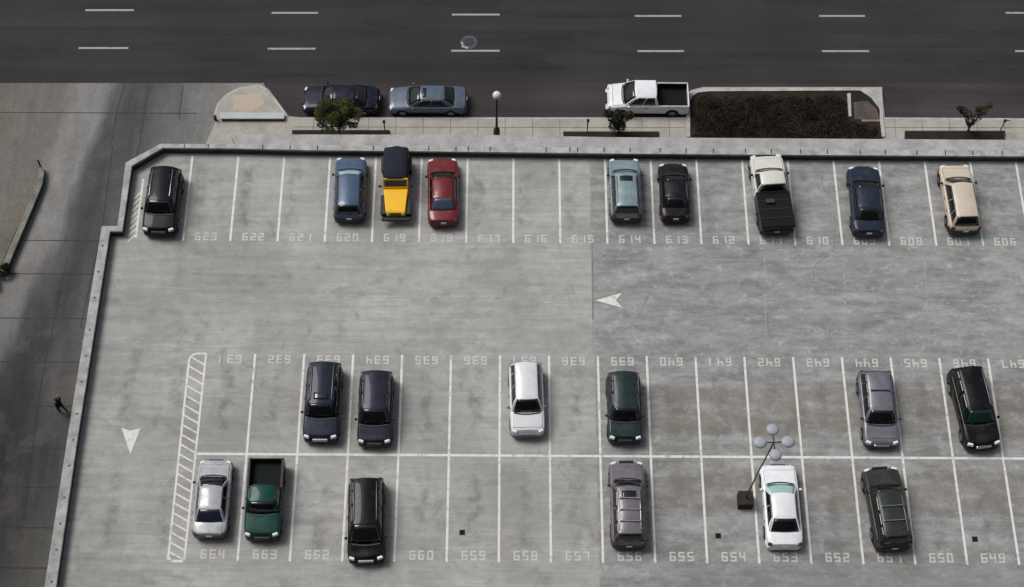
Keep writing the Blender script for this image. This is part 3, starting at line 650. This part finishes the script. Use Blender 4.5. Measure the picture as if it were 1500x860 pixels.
def car(name, label, cat, pos, ang, L, W, style, rgb, bedp=None, cover=False, metal=0.25, glass=GLASS, rear_glass=None, ws_glass=None, bumper=None, rails=False, rails_col=None, sunroof=False, roof_bars=0, roof_mat=None,
        grille=None, lamps=LAMP, bed_mat=None, H=None, group='cars parked in the numbered bays', z=0.0, trim=None, over=None, hz=None):
    s = dict(STY[style]); s.update(over or {})
    if H: s['H'] = H
    Hh = s['H']; PA = paint(rgb, metal)
    root = tag(empty(name, (pos[0], pos[1], z), ang), label, cat, group)
    Y = lambda f: L / 2 - f * L
    hw0 = W / 2
    def hw(f):
        q = abs(2 * f - 1); e = max(0, (q - 0.72) / 0.28); return hw0 * (1 - 0.17 * e ** 2.6 - 0.015 * (1 - abs(2 * f - 1)) * 0)
    fr_end = s['rb'] + 0.005 if style == 'truck' else 1.0
    keys = [(0, .60), (.012, .70), (.04, s['hz'] - .04), (.10, s['hz']), (s['c'], s['bz'] - .02), (s['rf'], s['bz'])]
    if style == 'truck': keys += [(fr_end, s['bz'])]
    else: keys += [(s['rr'] if s['rr'] < .9 else .88, s['bz']), (min(s['rb'], .975), s['tz']), (.985, s['tz'] - .07), (1.0, .66)]
    def top(f):
        for (a, za), (b, zb) in zip(keys, keys[1:]):
            if f <= b: return za + (zb - za) * (f - a) / (b - a)
        return keys[-1][1]
    fs = sorted(set([0, .006, .012, .025, .04, .07, .10, .14, .19, s['c'], .33, .40, .47, s['rb'] - .001, fr_end - .001, fr_end] + ([] if style == 'truck' else [.55, .62, .70, .78, .85, .90, .94, .965, .985, .994])))
    fs = [f for f in fs if f <= fr_end]
    bm = bmesh.new(); rows = []
    for f in fs:
        w_ = hw(f); t_ = top(f)
        if f in (0, 1.0): w_ *= 0.965
        prof = [(.88, .22), (.955, .30), (.995, .50), (1.0, min(.66, t_ - .14)), (.985, t_ - .12), (.95, t_ - .045), (.88, t_ - .008), (.60, t_ + .022), (.30, t_ + .034), (0, t_ + .038)]
        prof = prof + [(-a, b) for a, b in prof[-2::-1]]
        rows.append([bm.verts.new((a * w_, Y(f), b)) for a, b in prof])
    for a, b in zip(rows, rows[1:]):
        for i in range(len(a) - 1): bm.faces.new((a[i], a[i + 1], b[i + 1], b[i]))
        bm.faces.new((a[-1], a[0], b[0], b[-1]))
    bm.faces.new(rows[0]); bm.faces.new(rows[-1][::-1])
    link_mesh('body', bm, PA, root, True, 0.03)
    # cabin
    wb, wr = hw0 * s['wb'], hw0 * s['wr']; yc, yf, yr, yb = Y(s['c']), Y(s['rf']), Y(s['rr']), Y(s['rb']); zb = s['bz'] - 0.03
    zr = lambda u: Hh - 0.07 * u * u
    def ws(a, v): u = 2 * a - 1; p0 = Vector((u * wb, yc + .13 * (1 - u * u), zb)); p1 = Vector((u * wr, yf + .06 * (1 - u * u), zr(u))); return p0.lerp(p1, v) + Vector((0, .02, .025)) * math.sin(PI * v)
    def rs(a, v): u = 2 * a - 1; k = .10 if style in ('sedan',) else .04; p0 = Vector((u * wb, yb - k * (1 - u * u), zb)); p1 = Vector((u * wr, yr - .05 * (1 - u * u), zr(u))); return p0.lerp(p1, v) + Vector((0, -.02, .02)) * math.sin(PI * v)
    def sd_(sg): return lambda a, v: Vector((sg * wb, yc + (yb - yc) * a, zb)).lerp(Vector((sg * wr, yf + (yr - yf) * a, zr(1))), v) + Vector((sg * .025, 0, .01)) * math.sin(PI * v)
    def rf(a, v): u = 2 * a - 1; return Vector((u * wr, (yf + .06 * (1 - u * u)) * (1 - v) + (yr - .05 * (1 - u * u)) * v, zr(u) + .03 * math.sin(PI * v) * (1 - u * u)))
    bm = bmesh.new(); 
    for fn in (ws, rs, sd_(1), sd_(-1)): grid_patch(bm, fn, 8, 4)
    grid_patch(bm, rf, 8, 8)
    bmesh.ops.remove_doubles(bm, verts=bm.verts, dist=0.004)
    link_mesh('cabin', bm, PA, root, True, 0.025)
    if roof_mat:
        pass
    def panel(nm, fn, u0, u1, v0, v1, mat, o=0.012, nu=8, nv=4, taper=0.0):
        bm = bmesh.new(); e = 1e-3
        def g(a, v):
            uu = u0 + (u1 - u0) * a; vv = v0 + (v1 - v0) * v
            if taper: uu = 0.5 + (uu - 0.5) * (1 - taper * v)
            p = fn(uu, vv); n = (fn(min(uu + e, 1), vv) - fn(uu - e, vv)).cross(fn(uu, min(vv + e, 1)) - fn(uu, vv - e))
            n.normalize(); c = Vector((0, (yf + yr) / 2, Hh * 0.55))
            if n.dot(p - c) < 0: n = -n
            return p + n * o
        grid_patch(bm, g, nu, nv)
        r = bmesh.ops.extrude_face_region(bm, geom=list(bm.faces)); vs_ = [x for x in r['geom'] if isinstance(x, bmesh.types.BMVert)]
        cc = Vector((0, (yf + yr) / 2, Hh * 0.5))
        for x in vs_: x.co += (cc - x.co).normalized() * 0.02
        return link_mesh(nm, bm, mat, root, True)
    panel('windshield', ws, .035, .965, .04, .96, ws_glass or glass)
    panel('rear_window', rs, .05, .95, (.08 if style == 'sedan' else .16), .95, rear_glass or glass)
    for sg in (1, -1):
        f_ = sd_(sg)
        if style == 'truck':
            if s['rb'] - s['c'] > .35: panel('side_window', f_, .08, .50, .10, .94, glass); panel('side_window', f_, .54, .92, .10, .94, glass)
            else: panel('side_window', f_, .10, .90, .10, .94, glass)
        else:
            panel('side_window', f_, .07, .44, .10, .95, glass); panel('side_window', f_, .455, .755 if style != 'sedan' else .90, .10, .95, glass)
            if style in ('suv', 'van', 'wagon'): panel('side_window', f_, .77, .96, .12, .93, glass)
    # cowl, hood shut lines
    bm = bmesh.new()
    for i in range(8):
        u0, u1 = -0.85 + 1.7 * i / 8, -0.85 + 1.7 * (i + 1) / 8
        g = lambda u, d: Vector((u * wb, yc + .13 * (1 - u * u) + d, s['bz'] + .024 + (1 - abs(u)) * .012))
        bm.faces.new([bm.verts.new(q) for q in (g(u0, .02), g(u1, .02), g(u1, .09), g(u0, .09))])
    link_mesh('cowl_vent', bm, BLACKP, root)
    # hood panel standing a hair proud with its shut line, door handles, wipers
    fh0, fh1 = .075, s['c'] - .012
    def hood(nm, e, o, mat):
        bm = bmesh.new()
        def g(a, v):
            f = fh0 - e + (fh1 - fh0 + 2 * e) * v; u = (2 * a - 1); ww = hw(f) * .83 + e * 4.0; t_ = top(f)
            k = abs(u) * ww / hw(f); zz = t_ + (.038 if k < .3 else .034 if k < .3 else .038 - .030 * ((k - .3) / .58) ** 1.6)
            return Vector((u * ww, Y(f) + .05 * (1 - u * u) * (1 if v > .99 else 0), zz + o))
        grid_patch(bm, g, 10, 8); return link_mesh(nm, bm, mat, root, True)
    hood('shut_line', .004, .003, BLACKP); hood('hood', 0.0, .010, PA)
    bm = bmesh.new()
    for x0 in (-.30, .22): bm_tube(bm, [(x0 * W * .9 + .12 * W, yc + .10, s['bz'] + .045), (x0 * W * .9 - .10 * W, yc - .10, s['bz'] + .12)], .012, 5)
    link_mesh('wiper', bm, BLACKP, root)
    for sg in (1, -1):
        for fy in ((.52, .70) if style != 'truck' else (.48,)):
            box('door_handle', (sg * (hw0 + .004), Y(fy), s['bz'] - .17), (.03, .16, .03), BLACKP, root)
    # lamps, grille, bumpers, plates
    def bump_strip(nm, front, z0, z1, mat, prot=0.035):
        bm = bmesh.new(); fs_ = [.085, .05, .025, .008] if front else [.915, .95, .975, .992]; pts = []
        for f in fs_: pts.append(Vector((hw(f) + prot, Y(f))))
        xe = hw(fs_[-1]); ye = Y(0 if front else 1) + (prot if front else -prot)
        mids = [Vector((xe * k, ye)) for k in (.85, .4, 0)]
        half = pts + mids; full = half + [Vector((-p.x, p.y)) for p in half[-2::-1]]
        inn = [Vector((p.x * .93, p.y + (-.10 if front else .10) * (1 if abs(p.x) < hw0 * .8 else .5))) for p in full]
        for i in range(len(full) - 1): bm_prism(bm, [full[i], full[i + 1], inn[i + 1], inn[i]], z0, z1)
        bmesh.ops.remove_doubles(bm, verts=bm.verts, dist=0.001)
        link_mesh(nm, bm, mat, root, False, 0.012)
    bm_ = bumper or PA
    bump_strip('front_bumper', True, .30, .54, bm_); bump_strip('rear_bumper', False, .28, .56 if bumper is None else .72, bm_)  # dark rear bumpers rise higher to stand in for shade on the tail
    box('grille', (0, Y(0) + .01, .60 if s['hz'] < .9 else .70), (W * .42, .10, .12 if s['hz'] < .9 else .20), grille or BLACKP, root, 0, .02)
    hzz = s['hz']
    for sg in (1, -1):
        bm = bmesh.new(); bm_box(bm, (sg * hw(.05) * .80, Y(.030), hzz - .10), (W * .17, .20, .15), -sg * .35, (.8, .6)); link_mesh('headlight', bm, lamps, root, False, .03)
        if style != 'truck':
            bm = bmesh.new(); bm_box(bm, (sg * hw(.97) * .88, Y(.975), s['tz'] - .14), (W * .13, .16, .16 if style == 'sedan' else .28), sg * .3, (.9, .7)); link_mesh('taillight', bm, TAIL, root, False, .02)
        bm = bmesh.new(); bm_box(bm, (sg * (hw0 + .07), Y(s['c']) - .22, s['bz'] + .05), (.17, .13, .13), -sg * .2, (.8, .8)); link_mesh('mirror', bm, bumper or PA, root, True, .03)
    box('number_plate', (0, Y(1) - .045 if style != 'truck' else Y(1) - .05, .72 if style != 'truck' else .60), (.30, .02, .15), PLATE, root)
    # wheels with dark arches
    wr_ = .33 if s['hz'] < .9 else .37
    for f in (.175, .80):
        for sg in (1, -1):
            bm = bmesh.new()
            pts = [(Y(f) + math.cos(a_) * wr_ * 1.16, wr_ + math.sin(a_) * wr_ * 1.16) for a_ in [PI * i / 12 for i in range(13)]] + [(Y(f) - wr_ * 1.16, .22), (Y(f) + wr_ * 1.16, .22)]
            vv = [bm.verts.new((sg * (hw0 + .004), y_, z_)) for y_, z_ in pts]; v2 = [bm.verts.new((sg * (hw0 - .08), y_, z_)) for y_, z_ in pts]
            bm.faces.new(vv); bm.faces.new(v2[::-1]); n_ = len(pts)
            for i in range(n_): bm.faces.new((vv[i], vv[(i + 1) % n_], v2[(i + 1) % n_], v2[i]))
            link_mesh('wheel_arch', bm, BLACKP, root)
            wheel(root, sg * (hw0 - .085), Y(f), wr_, .20)
    RC = rails_col or BLACKP
    if rails:
        for sg in (1, -1):
            x = sg * wr * .90; za = zr(.9) + .045
            tube('roof_rail', [(x, yf - .15, za - .05), (x, yf - .25, za), (x, (yf + yr) / 2, za + .02), (x, yr + .2, za), (x, yr + .1, za - .05)], .022, RC, root, 6)
    for i in range(roof_bars):
        y = yf + (yr - yf) * (i + 1) / (roof_bars + 1)
        box('crossbar', (0, y, Hh + .07), (wr * 1.75, .07, .03), RC, root, 0, .01)
    if sunroof:
        panel('sunroof', rf, .20, .80, .10, .10 + .16 * (2 if sunroof == 2 else 1), GLASS, .008)
    if style == 'truck':
        BM = bed_mat or BLACKP; BP = bedp or PA; y0 = Y(fr_end) + .02; y1 = Y(1.0); zt = s['bz'] - .03; wd = hw0 * .985
        bed = box('bed', (0, (y0 + y1) / 2, .62), (wd * 2 - .10, y0 - y1 - .06, .10), BM, root)
        for sg in (1, -1): 
            b_ = box('bed_side', (sg * (wd - .05), (y0 + y1) / 2, (.34 + zt) / 2), (.10, y0 - y1, zt - .34), BP, bed, 0, .025)
            box('bed_rail', (sg * (wd - .05), (y0 + y1) / 2, zt + .012), (.115, y0 - y1 - .02, .03), trim or BLACKP, bed, 0, .01)
            box('bed_liner_side', (sg * (wd - .115), (y0 + y1) / 2, (.67 + zt) / 2), (.025, y0 - y1 - .12, zt - .68), BM, bed)
            bm = bmesh.new(); bm_box(bm, (sg * wd * .93, y1 - .012, .92), (.12, .06, .26)); link_mesh('taillight', bm, TAIL, root, False, .01)
        box('headboard', (0, y0 - .03, (.5 + zt) / 2), (wd * 2 - .2, .05, zt - .5), BM, bed)
        box('tailgate', (0, y1 + .035, (.45 + zt) / 2), (wd * 2 - .22, .07, zt - .45), BP, bed, 0, .02)
        if cover: box('bed_cover', (0, (y0 + y1) / 2, zt + .045), (wd * 2 - .03, y0 - y1, .04), plain('vinyl_cover', (18, 18, 18), .75, 0, .2), root, 0, .015)
        if cover:
            for i in range(3): box('cover_rib', (0, y0 + (y1 - y0) * (i + 1) / 4, zt + .075), (wd * 1.9, .05, .02), BLACKP, root, 0, .008)
            box('cargo_box', (-.25, y0 + (y1 - y0) * .30, zt + .14), (.5, .28, .16), plain('grey_case', (46, 46, 46), .6), root, 0, .03)
    return root
def fitcar(xb, yb, xt, yt, zt, z0=0.0, zb=.28):
    a, b = U(xb, yb, z0 + zb), U(xt, yt, z0 + zt); c = (a + b) / 2; L = (Vector((b.x - a.x, b.y - a.y))).length
    return (c.x, c.y), math.atan2(-(b.x - a.x), b.y - a.y), L
UP, DN = 0.0, PI
def park(name, label, cat, fit, facing, W, style, rgb, **k):
    pos, ang, L = fit; return car(name, label, cat, pos, ang + facing, L, W, style, rgb, **k)
BK = (24, 25, 28)
# north row, left to right
park('sport_utility_vehicle', 'black SUV with roof rails parked alone in the left corner bay', 'SUV', fitcar(234, 346, 241, 240, 1.5), DN, 1.92, 'suv', (18, 21, 30), rails=True, rails_col=CHROME)
park('parked_car', 'blue hatchback with a pale reflecting windshield beside the yellow jeep', 'car', fitcar(512, 326, 514, 229, .85), UP, 1.80, 'wagon', (72, 92, 120), metal=.4, ws_glass=GLASS_C, rear_glass=GLASS, bumper=paint((30, 40, 58)), rails=False)  # sky reflection put into the pale windshield colour
park('parked_car', 'red sedan parked just right of the yellow jeep', 'car', fitcar(650, 332, 648, 231, .78), UP, 1.75, 'sedan', (112, 26, 32), rear_glass=plain('reflection_blue_glass', (60, 76, 92), .15), bumper=paint((84, 22, 28)))  # blue-grey reflection put into the rear glass colour
park('sport_utility_vehicle', 'pale blue SUV with an open sunroof in the upper row', 'SUV', fitcar(917, 326, 914, 231, .98), UP, 1.82, 'suv', (128, 148, 154), metal=.3, sunroof=1, rails=True, rails_col=RIM, bumper=BLACKP, ws_glass=GLASS_L)
park('parked_car', 'all black compact car beside the pale blue SUV', 'car', fitcar(989, 326, 986, 239, .78), UP, 1.72, 'sedan', (27, 27, 32), over=dict(H=1.38))
park('pickup_truck', 'white pickup with black covered bed in the upper row', 'pickup truck', fitcar(1137, 343, 1122, 224, 1.08), UP, 1.98, 'truck', (205, 205, 198), metal=0, bumper=BLACKP, bed_mat=BLACKP, bedp=paint((24, 24, 24)), cover=True)
park('parked_car', 'navy blue sedan between two empty bays in the upper row', 'car', fitcar(1271, 347, 1265, 243, .78), UP, 1.86, 'sedan', (40, 48, 66), metal=.4, bumper=paint((30, 36, 52)))
park('station_wagon', 'beige wagon with dark windows, rightmost vehicle of the upper row', 'station wagon', fitcar(1412, 344, 1398, 240, .82), UP, 1.86, 'wagon', (196, 184, 168), metal=.1, bumper=BLACKP, over=dict(H=1.58))
# middle row, noses toward the centre line
park('sport_utility_vehicle', 'dark navy SUV with sunroof, leftmost vehicle of the middle row', 'SUV', fitcar(470, 649, 475, 526, 1.38), DN, 1.90, 'suv', (36, 43, 58), metal=.4, rails=True, rails_col=RIM, sunroof=1, grille=CHROME, rear_glass=GLASS_L)  # cyan reflection at the rear put into the glass colour
park('minivan', 'dark purple-grey minivan beside the leftmost SUV of the middle row', 'minivan', fitcar(549, 655, 551, 539, 1.38), DN, 1.84, 'van', (44, 44, 60), metal=.4, over=dict(c=.25, rf=.39))
park('sport_utility_vehicle', 'long white SUV with dark windshield in the middle row', 'SUV', fitcar(773, 641, 770, 526, 1.45), DN, 1.86, 'suv', (212, 214, 218), metal=0, grille=RIM, over=dict(wr=.62, c=.29, rf=.41), bumper=plain('grey_bumper', (96, 100, 108), .5))
park('sport_utility_vehicle', 'dark teal SUV with bright headlights in the middle row', 'SUV', fitcar(915, 650, 914, 541, 1.38), DN, 1.84, 'suv', (40, 54, 58), metal=.4, bumper=BLACKP)
park('parked_car', 'silvery purple-grey wagon with roof seam near the right of the middle row', 'car', fitcar(1290, 656, 1284, 538, 1.25), DN, 1.90, 'wagon', (112, 113, 124), metal=.4, bumper=paint((56, 56, 72)), roof_bars=1, grille=CHROME, over=dict(rr=.90))
park('sport_utility_vehicle', 'black SUV with teal windshield, rightmost vehicle of the middle row', 'SUV', fitcar(1438, 659, 1417, 533, 1.38), DN, 1.92, 'suv', (20, 22, 25), rails=True, rails_col=RIM, ws_glass=plain('teal_glass', (24, 46, 46), .12), grille=CHROME)
# lower row
park('parked_car', 'silver white sedan, leftmost vehicle of the lower row beside the hatched strip', 'car', fitcar(308, 789, 316, 673, .78), UP, 1.82, 'sedan', (176, 178, 184), metal=.35, bumper=paint((62, 66, 80)), rear_glass=plain('blue_black_glass', (30, 36, 50), .12))
tr = park('pickup_truck', 'dark green pickup with black open bed in the lower row', 'pickup truck', fitcar(385, 792, 390, 670, 1.2), DN, 1.88, 'truck', (18, 66, 60), metal=.3, bumper=BLACKP, bed_mat=plain('green_black_liner', (20, 27, 25), .85, 0, .2), bedp=paint((20, 40, 38)), over=dict(c=.29, rf=.38, rr=.58, rb=.61))
park('minivan', 'glossy black minivan parked alone right of the green pickup', 'minivan', fitcar(537, 826, 536, 695, 1.38), DN, 1.90, 'van', (19, 19, 21), rails=True, rails_col=RIM, rear_glass=GLASS_L, grille=CHROME)
park('sport_utility_vehicle', 'grey SUV with roof rack and open sunroof in the lower row', 'SUV', fitcar(921, 804, 918, 674, .98), UP, 1.84, 'suv', (112, 108, 115), metal=.3, rails=True, rails_col=CHROME, roof_bars=3, sunroof=1, bumper=BLACKP)
park('parked_car', 'bright white sedan parked beside the four headed lamp pole', 'car', fitcar(1148, 805, 1140, 680, .80), UP, 1.92, 'sedan', (226, 230, 234), metal=0, ws_glass=GLASS_C, over=dict(c=.28), grille=BLACKP)
park('sport_utility_vehicle', 'olive black SUV with roof rack, rightmost vehicle of the lower row', 'SUV', fitcar(1308, 807, 1290, 683, .98), UP, 1.94, 'suv', (52, 57, 53), metal=.2, rails=True, roof_bars=2, rails_col=RIM, bumper=BLACKP)
# street, noses to the left
def street(xl, xr, y, zt=.3):
    a, b = U(xl, y, S + zt), U(xr, y, S + zt); return ((a.x + b.x) / 2, (a.y + b.y) / 2), b.x - a.x
G = 'vehicles parked along the street'
(p, L) = street(444, 555, 165); car('parked_car', 'dark navy sedan on the street half hidden by the green tree', 'car', (p[0], p[1] + .85), PI / 2, L, 1.85, 'sedan', (24, 29, 46), metal=.4, group=G, z=S)
(p, L) = street(570, 683, 165); car('parked_car', 'grey blue sedan with sunroof parked on the street', 'car', (p[0], p[1] + .80), PI / 2, L, 1.82, 'sedan', (80, 96, 112), metal=.4, group=G, z=S, sunroof=1)
(p, L) = street(888, 1008, 166); car('pickup_truck', 'white crew cab pickup with black bed parked on the street', 'pickup truck', (p[0], p[1] + .9), PI / 2, L, 1.95, 'truck', (224, 226, 230), metal=0, group=G, z=S, bed_mat=plain('bed_liner', (16, 16, 16), .8, 0, .2), trim=paint((170, 174, 180)), over=dict(c=.22, rf=.35, rr=.59, rb=.62))

# the open four-wheel drive with a soft top --------------------------------
def jeep():
    pos, ang, L = fitcar(580, 327, 580, 209, 1.75)
    r = tag(empty('off_road_vehicle', (pos[0], pos[1], 0), ang + PI), 'yellow off-road vehicle with a long dark navy soft top', 'off-road vehicle', 'cars parked in the numbered bays')
    YE = paint((240, 184, 8), 0, .35, .4); NV = plain('navy_canvas', (34, 38, 50), .85, 0, .2); h = L / 2
    box('tub', (0, -h * .30, .78), (1.42, L * .62, .56), YE, r, 0, .05)
    bm = bmesh.new(); w0, w1 = .56, .70; yh0, yh1 = h * .86, h * .22
    vb_ = [bm.verts.new(p_) for p_ in ((-w0, yh0, .55), (w0, yh0, .55), (w1, yh1, .55), (-w1, yh1, .55))]; vt_ = [bm.verts.new(p_) for p_ in ((-w0, yh0, 1.02), (w0, yh0, 1.02), (w1, yh1, 1.12), (-w1, yh1, 1.12))]
    bm.faces.new(vb_[::-1]); bm.faces.new(vt_)
    for i in range(4): bm.faces.new((vb_[i], vb_[(i + 1) % 4], vt_[(i + 1) % 4], vt_[i]))
    link_mesh('hood', bm, YE, r, False, .05)
    g = box('grille', (0, yh0 + .02, .80), (1.10, .06, .42), YE, r, 0, .02)
    for i in range(7): box('slot', (-.24 + i * .08, yh0 + .055, .82), (.035, .02, .26), BLACKP, g)
    for sg in (1, -1):
        bm = bmesh.new(); bmesh.ops.create_cone(bm, cap_ends=True, segments=16, radius1=.10, radius2=.10, depth=.06, matrix=Matrix.Translation((sg * .42, yh0 + .06, .84)) @ Matrix.Rotation(PI / 2, 4, 'X')); link_mesh('headlight', bm, LAMP, r)
        box('fender', (sg * .72, h * .60, .84), (.30, h * .56, .06), BLACKP, r, 0, .03); box('fender', (sg * .80, -h * .62, .86), (.20, h * .46, .06), BLACKP, r, 0, .03)
        wheel(r, sg * .74, h * .62, .40, .24); wheel(r, sg * .74, -h * .62, .40, .24)
        box('mirror', (sg * .90, h * .16, 1.22), (.20, .07, .16), BLACKP, r, 0, .02)
    box('front_bumper', (0, h - .10, .56), (1.62, .20, .18), BLACKP, r, 0, .03); box('rear_bumper', (0, -h + .22, .52), (1.45, .12, .14), BLACKP, r, 0, .02)
    # windshield frame leaning back
    bm = bmesh.new(); y0, y1 = h * .20, h * .08
    def q4(x0, x1, z0, z1, o=0): 
        f = lambda x, z: Vector((x, y0 + (y1 - y0) * (z - 1.10) / .62 + o, z)); return [f(x0, z0), f(x1, z0), f(x1, z1), f(x0, z1)]
    def slab(bm, quad, th):
        a = [bm.verts.new(p_) for p_ in quad]; b = [bm.verts.new(p_ - Vector((0, th, 0))) for p_ in quad]; bm.faces.new(a); bm.faces.new(b[::-1])
        for i in range(4): bm.faces.new((a[i], a[(i + 1) % 4], b[(i + 1) % 4], b[i]))
    for q in (q4(-.72, .72, 1.10, 1.20), q4(-.72, .72, 1.64, 1.72), q4(-.72, -.64, 1.20, 1.64), q4(.64, .72, 1.20, 1.64)): slab(bm, q, .05)
    fr = link_mesh('windshield_frame', bm, YE, r)
    bm = bmesh.new(); slab(bm, q4(-.64, .64, 1.20, 1.64, -.02), .02); link_mesh('windshield', bm, GLASS, fr)
    # canvas top: arched loft
    bm = bmesh.new(); rows = []
    for y, zt, ww in ((y1, 1.72, .70), (y1 - .1, 1.80, .71), (-h * .2, 1.85, .72), (-h * .6, 1.83, .72), (-h * .86, 1.76, .70), (-h * .94, 1.50, .71), (-h * .95, 1.05, .72)):
        pr = [(-1, 1.05), (-.98, zt - .16), (-.90, zt - .05), (-.45, zt + .015), (0, zt + .03), (.45, zt + .015), (.90, zt - .05), (.98, zt - .16), (1, 1.05)]
        rows.append([bm.verts.new((a * ww, y, z_)) for a, z_ in pr])
    for a, b in zip(rows, rows[1:]):
        for i in range(len(a) - 1): bm.faces.new((a[i], a[i + 1], b[i + 1], b[i]))
    bm.faces.new(rows[0]); link_mesh('soft_top', bm, NV, r, True)
    bm = bmesh.new(); bmesh.ops.create_cone(bm, cap_ends=True, segments=22, radius1=.37, radius2=.37, depth=.2, matrix=Matrix.Translation((0, -h + .06, 1.0)) @ Matrix.Rotation(PI / 2, 4, 'X')); link_mesh('spare_tyre', bm, RUBBER, r, False, .03)
jeep()

# ================================================================== PERSON on the driveway
def person():
    q = U(93, 603, S); r = tag(empty('person', (q.x, q.y, S), R(60)), 'person in dark clothes walking on the driveway beside the garage', 'person')
    J = {'pel': (0, 0, .95, .135), 'wst': (0, 0, 1.1, .13), 'chs': (0, .02, 1.34, .15), 'nck': (0, .02, 1.50, .06), 'hd0': (0, .04, 1.58, .075), 'hd1': (0, .05, 1.69, .095), 'hd2': (0, .04, 1.76, .06),
         'hl': (-.10, 0, .90, .10), 'kl': (-.11, .16, .50, .065), 'al': (-.11, .10, .10, .045), 'fl': (-.11, .28, .04, .04),
         'hr': (.10, 0, .90, .10), 'kr': (.11, -.02, .48, .065), 'ar': (.11, -.24, .12, .045), 'fr': (.11, -.10, .04, .04),
         'sl': (-.19, .02, 1.42, .07), 'el': (-.27, -.10, 1.14, .05), 'wl': (-.26, .02, .90, .035), 'sr': (.19, .02, 1.42, .07), 'er': (.32, .12, 1.16, .05), 'wr': (.34, .36, 1.10, .035)}
    E_ = [('pel', 'wst'), ('wst', 'chs'), ('chs', 'nck'), ('nck', 'hd0'), ('hd0', 'hd1'), ('hd1', 'hd2'), ('pel', 'hl'), ('hl', 'kl'), ('kl', 'al'), ('al', 'fl'), ('pel', 'hr'), ('hr', 'kr'), ('kr', 'ar'), ('ar', 'fr'), ('chs', 'sl'), ('sl', 'el'), ('el', 'wl'), ('chs', 'sr'), ('sr', 'er'), ('er', 'wr')]
    k = list(J); me = bpy.data.meshes.new('body'); me.from_pydata([J[i][:3] for i in k], [(k.index(a), k.index(b)) for a, b in E_], [])
    o = bpy.data.objects.new('body', me); COL.objects.link(o); o.parent = r
    m = o.modifiers.new('skin', 'SKIN'); 
    for i, n in enumerate(k):
        me.skin_vertices[0].data[i].radius = (J[n][3],) * 2
    me.skin_vertices[0].data[0].use_root = True
    ss = o.modifiers.new('sub', 'SUBSURF'); ss.levels = 2; ss.render_levels = 2
    m.use_smooth_shade = True
    me.materials.append(plain('dark_clothes', (34, 34, 36), .85, 0, .2))
    ball('hair', (0, .03, 1.72), .105, plain('dark_hair', (24, 21, 19), .8), r, (1, 1.05, .85))
    for sg, w_ in ((-1, (-.26, .02, .90)), (1, (.34, .36, 1.10))):
        bm = bmesh.new(); wv = Vector(w_); d = Vector((0, .25, -1)) if sg < 0 else Vector((.1, 1, -.1)); d.normalize(); sidev = Vector((0, 1, 0)) if sg < 0 else Vector((1, 0, 0))
        bm_tube(bm, [wv, wv + d * .05, wv + d * .10], [.026, .036, .034], 8)
        for i in range(4):
            o_ = sidev * (-.026 + i * .0175); L_ = (.065, .075, .072, .055)[i]
            bm_tube(bm, [wv + d * .09 + o_, wv + d * (.09 + L_ * .6) + o_ * 1.1, wv + d * (.09 + L_) + o_ * 1.1], [.009, .008, .006], 6)
        bm_tube(bm, [wv + d * .03 + sidev * -.025, wv + d * .07 + sidev * -.052, wv + d * .10 + sidev * -.058], [.011, .010, .007], 6)
        link_mesh('hand', bm, plain('skin', (150, 112, 90), .6), r, True)
person()
